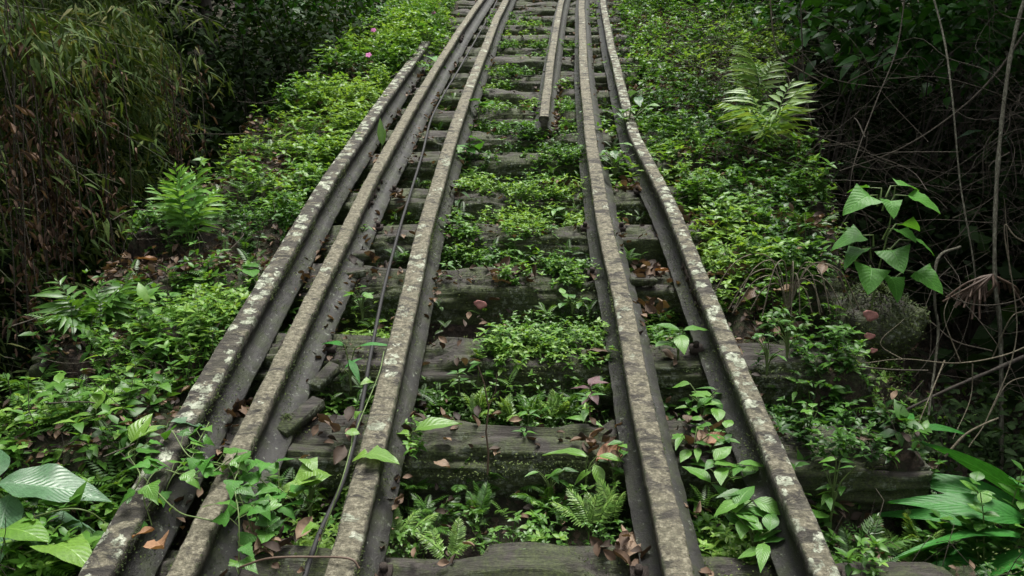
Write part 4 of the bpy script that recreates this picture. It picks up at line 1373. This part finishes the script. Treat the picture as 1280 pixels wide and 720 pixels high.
acc = Acc()
for key, (fn, d0, d1, _, foot) in RAILS.items():
    n_ = 260
    d = rng.uniform(max(d0, 1.2), 8.5, n_)
    d = d[fbm(d * 2.2, ord(key), 0, 99) > .48]
    n_ = len(d)
    x = np.array([fn(q) for q in d]) + rng.uniform(.05, max(.07, foot + .02), n_)
    scatter(acc, CURLED, T(np.stack([x, d, np.full(n_, -.135)], -1)), rotm(rng.uniform(0, 6.28, n_), rng.normal(.05, .25, n_), rng.normal(0, .4, n_)), rng.uniform(.015, .05, n_), rng.random(n_))
kind(link('leaf_litter', acc.mesh('leaf_litter', M['litter'])), 'stuff', 'dead leaves caught on the feet of the rails', 'leaf litter')
acc = Acc()
for px, py, rad, n_ in ((965, 365, .13, 60), (940, 345, .10, 30), (812, 345, .06, 24), (815, 375, .06, 16), (640, 352, .10, 14), (790, 232, .08, 22), (960, 285, .22, 50), (870, 275, .12, 24), (1010, 290, .12, 24),
                        (170, 330, .16, 40), (240, 335, .14, 30), (150, 435, .14, 24), (300, 500, .07, 22), (285, 530, .06, 16), (700, 235, .10, 14), (560, 245, .08, 12), (775, 700, .06, 14), (745, 560, .06, 14),
                        (880, 560, .07, 16), (380, 230, .05, 14), (490, 250, .06, 14), (470, 330, .07, 14), (430, 540, .07, 14), (345, 690, .08, 18), (1040, 375, .12, 24), (850, 60, .4, 60), (930, 85, .4, 60)):
    cx, cd, _ = at(px, py, -.15)
    x = cx + rng.normal(0, rad * .55, n_)
    d = cd + rng.normal(0, rad * .7, n_)
    k = ~in_rail(x, d)
    x, d = x[k], d[k]
    n_ = len(x)
    z = np.maximum(G(x, d), np.where((x < 1.0) & (x > -1.2), ztop(x, d), -9)) + rng.uniform(.008, .05, n_)
    scatter(acc, CURLED, T(np.stack([x, d, z], -1)), rotm(rng.uniform(0, 6.28, n_), rng.normal(.1, .4, n_), rng.normal(0, .6, n_)), rng.uniform(.03, .085, n_), rng.random(n_) ** .8)
kind(link('leaf_litter', acc.mesh('leaf_litter', M['litter'])), 'stuff', 'clumps of dull brown dead leaves caught on the track and banks', 'leaf litter')
for px, py, L, wd, az, lab in ((408, 475, .16, .05, 70, 'split timber packer beside the second rail at the third sleeper'), (378, 525, .22, .06, 62, 'dark timber packer slanting from the second rail at the second sleeper'),
                               (440, 345, .14, .05, 20, 'small timber packer between the second and third rails, fourth sleeper'), (805, 352, .12, .05, 0, 'small grey timber packer under the orange leaf between the right rails'),
                               (455, 322, .12, .05, 10, 'small timber packer left of the cable above the fourth sleeper')):
    V, F = box((0, 0, 0), (L, wd, .035))
    V = V + rng.normal(0, .004, V.shape)
    V[:, 2] += .01
    c_, s_ = math.cos(R(az)), math.sin(R(az))
    V = np.stack([V[:, 0] * c_ - V[:, 1] * s_, V[:, 0] * s_ + V[:, 1] * c_, V[:, 2]], -1) + np.array(at(px, py, -.135))
    tag(link('timber_packer', mesh_from('timber_packer', T(V), None, F, M['wood'])), lab, 'timber block')

# larger fallen leaves, each its own
FL = [lmesh('fallen_leaf', leaf_shape(ow(.26 + .05 * k, .45), 7, 5, .7 - .3 * k, -.25 + .3 * k, .1, wob=.06), M['litter_o']) for k in range(3)]
FLO = lmesh('fallen_leaf_orange', leaf_shape(ow(.30, .45), 7, 5, .6, -.2, .1, wob=.06), M['orange_o'])
for px, py, z, L, az, orange, lab in (
        (748, 575, -.14, .13, 30, 1, 'rust-coloured dead leaf behind the broad leaf on the second sleeper'), (545, 578, -.14, .07, -30, 0, 'curled brown leaf at the left end of the second sleeper'),
        (735, 440, -.13, .14, 20, 0, 'long tan dead leaf on the third sleeper beside the rail'), (812, 340, -.13, .10, -10, 1, 'orange dead leaf between the right rails'),
        (785, 700, -.15, .13, 70, 0, 'crumpled brown leaf at the right end of the first sleeper'), (795, 715, -.15, .11, -50, 0, 'crumpled brown leaf at the lower edge beside the rail'),
        (862, 525, -.12, .09, 60, 0, 'brown leaf among creepers between the right rails'), (1065, 547, -.12, .11, 5, 0, 'tan dead leaf lying on the sleeper end at right'),
        (195, 680, .0, .13, -50, 1, 'orange-brown leaf caught between the two left rails at the bottom'), (165, 675, .0, .07, 0, 1, 'small orange dead leaf under the climber at the bottom left'),
        (170, 325, -.10, .10, 10, 1, 'orange dead leaf on the far left bank'), (240, 335, -.10, .10, -80, 0, 'brown dead leaf on the left bank below the big fern'),
        (145, 435, -.12, .10, 5, 0, 'pinkish dead leaf on the left bank beside the herbs'), (960, 345, -.08, .12, 90, 0, 'tall curled dead leaf on the right bank'),
        (968, 362, -.08, .12, -60, 0, 'drooping dead leaf below the curled one on the right bank'), (950, 360, -.08, .11, 190, 0, 'left leaf of the dead cluster on the right bank'),
        (1028, 343, -.05, .10, 60, 0, 'pale pink dead leaf near the heart-leaved plant'), (290, 515, -.12, .14, 60, 0, 'dark brown dead leaf between the two left rails'),
        (830, 375, -.14, .10, 60, 0, 'dead leaf below the orange one between the right rails'), (620, 352, -.13, .09, 20, 0, 'brown dead leaf on the fourth sleeper'),
        (885, 555, -.14, .09, 30, 1, 'rust dead leaf under the creepers between the right rails'), (828, 438, -.14, .08, 0, 0, 'reddish dead leaf left of the round-leaved plant')):
    o = link('fallen_leaf', FLO if orange else FL[rng.integers(3)], None, T(at(px, py, z)), Euler((rng.normal(.1, .25), rng.normal(0, .3), R(az - 90))), L)
    tag(o, lab, 'dead leaf', 'large fallen leaves on the track')

# fallen twigs and dead fern stalks on the banks
acc = Acc()
for k in range(420):
    side = rng.random() < .7
    d = rng.uniform(1.5, 12)
    x = rng.uniform(1.0, 3.2) if side else rng.uniform(-2.2, -1.25)
    p = T((x, d, float(G(x, d)) + rng.uniform(.0, .06)))
    L = rng.uniform(.1, .55)
    az = rng.uniform(0, 6.28)
    dv = np.array([math.cos(az), math.sin(az), rng.normal(0, .2)]) * L
    mid = dv * .5 + rng.normal(0, L * .08, 3)
    tube(acc, spline([p, p + mid, p + dv], 4), rng.uniform(.0015, .004), 4)
for k in range(420):
    d = rng.uniform(5.8, 9.5)
    x = rng.uniform(1.5, 3.4)
    p = T((x, d, float(G(x, d)) + rng.uniform(.02, .25)))
    az = rng.uniform(0, 6.28)
    dv = np.array([math.cos(az), math.sin(az) * .6, rng.normal(0, .25)]) * rng.uniform(.2, .7)
    tube(acc, spline([p, p + dv * .5 + rng.normal(0, .05, 3), p + dv], 4), rng.uniform(.0015, .004), 4)
# dead upright stems among the herbs
for k in range(650):
    d = 1.5 + 7.5 * rng.random() ** 1.3
    x = rng.choice([rng.uniform(-2.1, -1.28), rng.uniform(.95, 1.9)])
    p = T((x, d, float(G(x, d))))
    h_ = rng.uniform(.08, .26)
    e_ = p + np.array([rng.normal(0, .07), rng.normal(0, .07), h_])
    tube(acc, np.array([p, (p + e_) / 2 + rng.normal(0, .012, 3), e_, e_ + rng.normal(0, .03, 3)]), .0013, 3)
kind(link('fallen_twigs', acc.mesh('fallen_twigs', M['twig'])), 'stuff', 'thin dead twigs strewn over both banks', 'twigs')

# dead arching fern stalks, right bank
acc = Acc()
b0 = T(at(985, 390, -.12))
for k in range(16):
    az = rng.uniform(-.3, 3.4)
    L = rng.uniform(.15, .32)
    dv = np.array([math.cos(az), -abs(math.sin(az)) * .4, 0]) * L
    tube(acc, spline([b0, b0 + dv * .3 + np.array([0, 0, L * .8]), b0 + dv * .8 + np.array([0, 0, L * .75]), b0 + dv * 1.2 + np.array([0, 0, .02])], 5), .0028, 4)
tag(link('dead_fern', acc.mesh('dead_fern', M['twigp'])), 'bent dry straw-coloured fern stalks on the right bank', 'dead fern')

# ------------------------------------------------------------------ right: tangle of dead stems over the gully
def floorz(x, d):
    return float(G(x, d))
acc = Acc()
for k in range(820):
    x = rng.uniform(2.0, 5.2)
    d = rng.uniform(3.6, 9.5)
    z = rng.uniform(-1.2, 1.0 if k % 3 == 0 else .5) * (1.0 if x > 2.4 else .5)
    p = np.array([x, d, z])
    n = rng.integers(4, 7)
    dv = np.array([rng.normal(0, 1), rng.normal(0, .8), rng.normal(.15, .45)])
    dv /= np.linalg.norm(dv)
    pts_ = [p]
    L = rng.uniform(.12, .40)
    for q in range(n):
        dv = dv + rng.normal(0, .35, 3) + np.array([0, 0, -.10])
        dv /= np.linalg.norm(dv)
        pts_.append(pts_[-1] + dv * L)
    r0 = rng.choice([.0015, .0025, .004], p=[.6, .32, .08])
    tube(acc, T(spline(pts_, 4)), np.linspace(r0 * 1.3, r0 * .4, len(pts_) * 4 - 3), 4)
kind(link('dead_tangle', acc.mesh('dead_tangle', M['twig'])), 'stuff', 'tangle of dead vines and twigs over the dark right gully', 'dead vines')

def stemthing(name, pts3, r0, r1, mat, label, cat, branches=(), group=None, n=7):
    acc = Acc()
    P = spline(pts3, 8)
    tube(acc, T(P), np.linspace(r0, r1, len(P)) * (.75 + .5 * vnoise(np.arange(len(P)) * .9, r0 * 900)), n)
    o = link(name, acc.mesh(name, M[mat], True))
    tag(o, label, cat, group)
    for bp, br in branches:
        a2 = Acc()
        Q = spline(bp, 6)
        tube(a2, T(Q), np.linspace(br, br * .35, len(Q)), 5)
        link('branch', a2.mesh('branch', M[mat], True), o)
    return o

def ray(px, py, dep):
    """track-frame place at a given distance in front of the eye, seen at a spot of the photograph"""
    u, v = (px - 640) * dep / FPX, (360 - py) * dep / FPX
    # camera axes in the track frame (yaw about world up is tiny: use track lateral)
    cy, sy = math.cos(YAW), math.sin(YAW)
    f = np.array([-sy, CT * cy, -ST]); f /= np.linalg.norm(f)
    r_ = np.array([cy, sy * CT, 0]); r_ /= np.linalg.norm(r_)
    u_ = np.cross(r_, f)
    return np.array([0, 0, H]) + f * dep + r_ * u + u_ * v

def rp(*L):
    return [ray(*q) for q in L]
stemthing('slender_trunk', rp((1300, -60, 4.6), (1270, 40, 4.5), (1255, 130, 4.4), (1245, 240, 4.3), (1243, 350, 4.2), (1250, 430, 4.2), (1250, 640, 4.2)), .010, .012, 'barkp',
          'slender lichen-spotted trunk standing near the right edge', 'tree trunk')
stemthing('hanging_vine', rp((962, -40, 7), (966, 30, 7), (975, 70, 7), (1000, 88, 6.8), (1030, 105, 6.6)), .007, .004, 'twigp', 'pale looping vine hanging at the upper right, left one', 'vine')
stemthing('hanging_vine', rp((1000, -40, 6.5), (1003, 40, 6.5), (1006, 100, 6.5), (1015, 160, 6.3)), .006, .004, 'twig', 'straight brown vine hanging beside the looping vine', 'vine')
stemthing('hanging_vine', rp((1135, -30, 5.5), (1122, 60, 5.4), (1095, 130, 5.2), (1068, 205, 5.0), (1060, 260, 5)), .005, .003, 'twig', 'long slanting vine crossing the right thicket', 'vine')
stemthing('hanging_vine', rp((1290, 30, 5), (1240, 100, 5), (1185, 150, 5), (1120, 190, 5), (1050, 215, 5.2)), .008, .004, 'twig', 'leaning grey branch running down left into the tangle', 'branch')
stemthing('hanging_vine', rp((1150, -60, 4.9), (1178, 40, 4.7), (1190, 120, 4.5), (1200, 230, 4.4), (1215, 320, 4.3), (1222, 380, 4.3)), .006, .004, 'barkp', 'mossy vine hanging left of the slender trunk', 'vine')
stemthing('bent_stem', rp((1200, 310, 4), (1172, 325, 3.9), (1168, 380, 3.9), (1172, 420, 3.9), (1160, 520, 3.8)), .007, .006, 'barkp', 'bent lichened stem in the dark right gully', 'stem')
stemthing('dead_branch', rp((1340, 400, 3.4), (1270, 440, 3.4), (1200, 455, 3.3), (1130, 450, 3.2), (1080, 455, 3.2)), .004, .0015, 'twigp', 'pale bare branch reaching in from the right edge', 'branch',
          [(rp((1200, 455, 3.3), (1180, 400, 3.3), (1186, 372, 3.3)), .003), (rp((1180, 452, 3.3), (1160, 500, 3.2), (1135, 560, 3.1)), .0035),
           (rp((1240, 448, 3.4), (1262, 400, 3.3), (1280, 390, 3.3)), .003), (rp((1130, 452, 3.2), (1100, 430, 3.2), (1130, 400, 3.2)), .0025), (rp((1215, 456, 3.3), (1212, 500, 3.3), (1190, 550, 3.2)), .003)])
stemthing('dead_branch', rp((1330, 330, 3.3), (1272, 300, 3.2), (1255, 290, 3.2), (1270, 420, 3.2), (1235, 520, 3.2), (1210, 560, 3.2)), .003, .002, 'twigp', 'thin yellowish stems crossing at the right edge', 'branch',
          [(rp((1262, 345, 3.2), (1255, 250, 3.2)), .0025), (rp((1235, 520, 3.2), (1260, 480, 3.2), (1300, 470, 3.2)), .003)])
stemthing('dead_branch', rp((1330, 425, 4), (1250, 460, 4), (1180, 490, 4), (1120, 520, 4)), .010, .006, 'bark', 'dark fallen branch lying across the right gully', 'branch')
stemthing('dead_branch', rp((1180, 572, 2.9), (1205, 545, 2.9), (1230, 531, 2.9), (1247, 524, 2.9)), .005, .003, 'twigp', 'short bleached stick above the glossy leaves at right', 'stick')
acc = Acc()
for k in range(26):
    a_, b2 = rng.uniform(-.3, .3), rng.uniform(.06, .16)
    c_ = ray(1240, 345, 4.2)
    tube(acc, T(spline([c_, c_ + np.array([a_ * .4, rng.normal(0, .03), -b2 * .5]), c_ + np.array([a_ * .7, rng.normal(0, .05), -b2 * 1.4])], 4)), .006, 4)
tag(link('root_tuft', acc.mesh('root_tuft', M['dstem'])), 'brown tuft of roots hanging on the slender trunk', 'roots')

# ------------------------------------------------------------------ bamboo thicket, left
def bamboo_plant(x, d, lean, hgt, label, sprays, seed, dry=0, zmin=-.8):
    r_ = np.random.default_rng(seed)
    z0 = floorz(x, d)
    base = T((x, d, z0))
    root = empty('bamboo', base)
    tag(root, label, 'bamboo', 'bamboo clumps left of the track')
    t = np.linspace(0, 1, 16)
    pts_ = np.stack([lean[0] * t ** 2.2, lean[1] * t ** 2.2, hgt * (t - .25 * t ** 3)], -1)
    a = Acc()
    tube(a, pts_, np.linspace(.018, .005, 16), 6)
    for q in pts_[1:-1]:
        tube(a, np.array([q - [0, 0, .006], q + [0, 0, .006]]), .021, 6)
    link('culm', a.mesh('culm', M['culm'], True), root)
    acc, br = Acc(), Acc()
    dacc = Acc()
    for k in range(sprays):
        f = r_.uniform(.12, 1)
        i = min(14, int(f * 15))
        p = pts_[i] + (pts_[i + 1] - pts_[i]) * (f * 15 - i)
        az = r_.uniform(0, 6.28)
        L = r_.uniform(.2, 1.0)
        e = p + np.array([math.cos(az) * L, math.sin(az) * L, r_.uniform(-.5, .2) * L])
        m = (p + e) / 2 + np.array([0, 0, .12 * L])
        sp_ = spline([p, m, e], 4)
        if k % 3 == 0:
            tube(br, sp_, .0022, 3)
        n = 15
        ff = r_.uniform(.35, 1, n)
        q = sp_[(ff * (len(sp_) - 1)).astype(int)] + r_.normal(0, .03, (n, 3))
        azl = az + r_.normal(0, 1.3, n)
        el = r_.normal(-.55, .5, n)
        scatter(acc, BLADE, q, rotm(azl, el, r_.normal(0, .5, n)), r_.uniform(.07, .165, n), np.clip(r_.normal(.35 + .4 * r_.random(), .2, n), 0, 1))
    link('branch', br.mesh('branch', M['culm']), root)
    link('foliage', acc.mesh('foliage', M['bamboo']), root)
    if dry:
        for k in range(dry):
            f = r_.uniform(.05, .75)
            i = min(14, int(f * 15))
            p = pts_[i]
            n = 34
            tt = r_.random(n)
            col = p + np.stack([r_.normal(0, .05, n) + .25 * math.cos(k) * 1, r_.normal(0, .06, n) - .25 * abs(math.sin(k * 2)), -tt * .85 + .2], -1)
            scatter(dacc, CURLED, col, rotm(r_.uniform(0, 6.28, n), r_.normal(-1.0, .35, n), r_.normal(0, .8, n)), r_.uniform(.03, .085, n), r_.random(n), .35)
            tube(dacc, np.stack([col[:2, 0].mean() + 0 * t[:6], col[:2, 1].mean() + 0 * t[:6], p[2] + .25 - t[:6] * 2.6], -1), .006, 3, .2)
        kind(link('dry_foliage', dacc.mesh('dry_foliage', M['dryb']), root), 'stuff')
bl = ['nearest bamboo of the left thicket, at the picture edge', 'bamboo arching over the left bank beside the nearest one', 'drooping bamboo with dry sheaths at the left edge',
      'bamboo in the middle of the left thicket', 'bamboo leaning toward the fern on the left bank', 'tall bamboo in the second row of the left thicket',
      'bamboo at the right end of the left thicket', 'thin bamboo behind the large fern', 'bamboo far back in the left thicket', 'bamboo deep in the shade above the gully',
      'dark bamboo behind the dry sheaths', 'last bamboo before the upper left bank', 'leafy bamboo in the back row', 'low bamboo in the gully']
spots = [(-3.1, 3.4, (.5, .2), 4.2), (-3.0, 4.0, (.6, -.2), 4.0), (-3.4, 4.4, (.4, -.3), 4.4), (-3.2, 5.0, (.6, .2), 4.3), (-3.1, 5.6, (.5, -.2), 3.6), (-4.0, 5.6, (.6, .1), 4.8),
         (-3.4, 6.4, (.4, -.4), 3.8), (-3.9, 6.9, (.5, .0), 4.0), (-4.6, 6.4, (.4, .3), 5.0), (-4.4, 7.6, (.5, -.3), 4.6), (-3.8, 4.9, (.3, .4), 4.5), (-4.6, 8.6, (.4, .2), 4.0), (-5.2, 7.2, (.4, 0), 5.2), (-3.7, 3.9, (.1, .1), 3.0)]
for k, (x, d, ln, hg) in enumerate(spots):
    x -= .45
    bamboo_plant(x, d, ln, hg, bl[k], 330, 500 + k, dry=(4 if k in (0, 1, 2, 3, 5, 10) else 0))

# dry hanging stems and sheaths in front of the culms
for q, (px, py, dep, ln_, lab) in enumerate(((22, 70, 4.3, 1.25, 'longest curtain of reddish dry bamboo sheaths at the left edge'), (62, 150, 4.6, .95, 'dry brown bamboo sheaths hanging second from the left edge'),
                                 (78, 230, 4.7, .55, 'short bunch of dry sheaths above the strap-lobed fern'), (130, 120, 5.2, 1.0, 'dry bamboo sheaths hanging in the middle of the left thicket'),
                                 (215, 130, 6.0, 1.1, 'thin dry stems hanging at the right end of the bamboo'), (5, 180, 4.0, .9, 'dry sheaths cut by the left picture edge'))):
    p0 = T(ray(px, py, dep))
    root = empty('dry_bamboo_curtain', p0)
    tag(root, lab, 'dry bamboo')
    a, b2 = Acc(), Acc()
    for k in range(7):
        o0 = rng.normal(0, .07, 3) * np.array([1, 1, .5])
        t = np.linspace(0, 1, 7)
        P = o0 + np.stack([.06 * np.sin(t * 3 + k) + 0 * t, .05 * np.cos(t * 4 + k), .35 - t * ln_ * rng.uniform(.9, 1.5)], -1)
        tube(b2, P, .0035, 4, .2)
        n_ = 30
        i_ = rng.integers(1, 7, n_)
        scatter(a, CURLED, P[i_] + rng.normal(0, .035, (n_, 3)) * np.array([1, 1, 2.2]), rotm(rng.uniform(0, 6.28, n_), rng.normal(-1.15, .3, n_), rng.normal(0, .8, n_)), rng.uniform(.025, .075, n_), rng.random(n_), .4)
    link('stems', b2.mesh('stems', M['twig']), root)
    kind(link('dry_foliage', a.mesh('dry_foliage', M['dryb']), root), 'stuff')

# ------------------------------------------------------------------ forest: trees added so their crowns block sky light from the sides
def crown_mesh(seed, n, rad, leaf, squash=.6):
    r_ = np.random.default_rng(seed)
    acc = Acc()
    c = r_.normal(0, 1, (26, 3))
    c /= np.linalg.norm(c, axis=1)[:, None]
    c *= (r_.random(26) ** .45 * rad)[:, None]
    c[:, 2] *= squash
    ci = r_.integers(0, 26, n)
    p = c[ci] + r_.normal(0, rad * .17, (n, 3))
    scatter(acc, RHOMB, p, rotm(r_.uniform(0, 6.28, n), r_.normal(-.25, .5, n), r_.normal(0, .5, n)), r_.uniform(leaf * .6, leaf * 1.2, n),
            np.clip(r_.normal(.45, .25, n), 0, 1), 1.5)
    return acc.mesh('crown', M['dark']), c
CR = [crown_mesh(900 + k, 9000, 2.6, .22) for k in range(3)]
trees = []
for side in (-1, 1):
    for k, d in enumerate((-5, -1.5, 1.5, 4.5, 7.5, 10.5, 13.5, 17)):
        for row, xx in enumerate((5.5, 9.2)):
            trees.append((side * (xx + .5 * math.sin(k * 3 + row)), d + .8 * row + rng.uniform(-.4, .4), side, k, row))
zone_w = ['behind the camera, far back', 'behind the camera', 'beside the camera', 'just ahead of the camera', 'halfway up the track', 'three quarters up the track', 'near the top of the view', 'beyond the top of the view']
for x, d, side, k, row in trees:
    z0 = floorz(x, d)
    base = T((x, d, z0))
    root = empty('shade_tree', base, rng.uniform(0, 6.28))
    tag(root, '%s forest tree added for shade %s of the track, %s' % (('slim dark', 'taller back-row')[row], 'left' if side < 0 else 'right', zone_w[k]), 'tree', 'dark forest trees added to shade the track sides')
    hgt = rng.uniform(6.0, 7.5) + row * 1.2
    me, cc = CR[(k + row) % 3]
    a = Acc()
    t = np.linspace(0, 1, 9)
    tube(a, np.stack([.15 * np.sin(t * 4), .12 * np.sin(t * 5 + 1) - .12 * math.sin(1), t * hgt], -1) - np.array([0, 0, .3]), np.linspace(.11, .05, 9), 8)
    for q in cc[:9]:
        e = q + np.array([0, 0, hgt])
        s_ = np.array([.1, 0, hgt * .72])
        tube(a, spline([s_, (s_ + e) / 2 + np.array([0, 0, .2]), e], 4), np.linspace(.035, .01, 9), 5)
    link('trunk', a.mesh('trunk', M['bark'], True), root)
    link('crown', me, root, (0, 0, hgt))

# understorey: shrubs you can tell apart, then the dark mass behind them
def shrub_mesh(seed, n, rad, leaf, mat, shape=OVATE, squash=.8, el=(-.1, .4)):
    r_ = np.random.default_rng(seed)
    acc = Acc()
    p = r_.normal(0, 1, (n, 3))
    p /= np.linalg.norm(p, axis=1)[:, None]
    p *= (r_.random(n) ** .5 * rad)[:, None] * (1 + .5 * (fbm(p[:, 0] * 2 + 5, p[:, 1] * 2, p[:, 2] * 2, seed)[:, None] - .5) * 2)
    p[:, 2] *= squash
    scatter(acc, shape, p, rotm(r_.uniform(0, 6.28, n), r_.normal(*el, n), r_.normal(0, .4, n)), r_.uniform(leaf * .6, leaf * 1.2, n), np.clip(r_.normal(.5, .25, n), 0, 1), 1.1)
    return acc.mesh('foliage', mat)
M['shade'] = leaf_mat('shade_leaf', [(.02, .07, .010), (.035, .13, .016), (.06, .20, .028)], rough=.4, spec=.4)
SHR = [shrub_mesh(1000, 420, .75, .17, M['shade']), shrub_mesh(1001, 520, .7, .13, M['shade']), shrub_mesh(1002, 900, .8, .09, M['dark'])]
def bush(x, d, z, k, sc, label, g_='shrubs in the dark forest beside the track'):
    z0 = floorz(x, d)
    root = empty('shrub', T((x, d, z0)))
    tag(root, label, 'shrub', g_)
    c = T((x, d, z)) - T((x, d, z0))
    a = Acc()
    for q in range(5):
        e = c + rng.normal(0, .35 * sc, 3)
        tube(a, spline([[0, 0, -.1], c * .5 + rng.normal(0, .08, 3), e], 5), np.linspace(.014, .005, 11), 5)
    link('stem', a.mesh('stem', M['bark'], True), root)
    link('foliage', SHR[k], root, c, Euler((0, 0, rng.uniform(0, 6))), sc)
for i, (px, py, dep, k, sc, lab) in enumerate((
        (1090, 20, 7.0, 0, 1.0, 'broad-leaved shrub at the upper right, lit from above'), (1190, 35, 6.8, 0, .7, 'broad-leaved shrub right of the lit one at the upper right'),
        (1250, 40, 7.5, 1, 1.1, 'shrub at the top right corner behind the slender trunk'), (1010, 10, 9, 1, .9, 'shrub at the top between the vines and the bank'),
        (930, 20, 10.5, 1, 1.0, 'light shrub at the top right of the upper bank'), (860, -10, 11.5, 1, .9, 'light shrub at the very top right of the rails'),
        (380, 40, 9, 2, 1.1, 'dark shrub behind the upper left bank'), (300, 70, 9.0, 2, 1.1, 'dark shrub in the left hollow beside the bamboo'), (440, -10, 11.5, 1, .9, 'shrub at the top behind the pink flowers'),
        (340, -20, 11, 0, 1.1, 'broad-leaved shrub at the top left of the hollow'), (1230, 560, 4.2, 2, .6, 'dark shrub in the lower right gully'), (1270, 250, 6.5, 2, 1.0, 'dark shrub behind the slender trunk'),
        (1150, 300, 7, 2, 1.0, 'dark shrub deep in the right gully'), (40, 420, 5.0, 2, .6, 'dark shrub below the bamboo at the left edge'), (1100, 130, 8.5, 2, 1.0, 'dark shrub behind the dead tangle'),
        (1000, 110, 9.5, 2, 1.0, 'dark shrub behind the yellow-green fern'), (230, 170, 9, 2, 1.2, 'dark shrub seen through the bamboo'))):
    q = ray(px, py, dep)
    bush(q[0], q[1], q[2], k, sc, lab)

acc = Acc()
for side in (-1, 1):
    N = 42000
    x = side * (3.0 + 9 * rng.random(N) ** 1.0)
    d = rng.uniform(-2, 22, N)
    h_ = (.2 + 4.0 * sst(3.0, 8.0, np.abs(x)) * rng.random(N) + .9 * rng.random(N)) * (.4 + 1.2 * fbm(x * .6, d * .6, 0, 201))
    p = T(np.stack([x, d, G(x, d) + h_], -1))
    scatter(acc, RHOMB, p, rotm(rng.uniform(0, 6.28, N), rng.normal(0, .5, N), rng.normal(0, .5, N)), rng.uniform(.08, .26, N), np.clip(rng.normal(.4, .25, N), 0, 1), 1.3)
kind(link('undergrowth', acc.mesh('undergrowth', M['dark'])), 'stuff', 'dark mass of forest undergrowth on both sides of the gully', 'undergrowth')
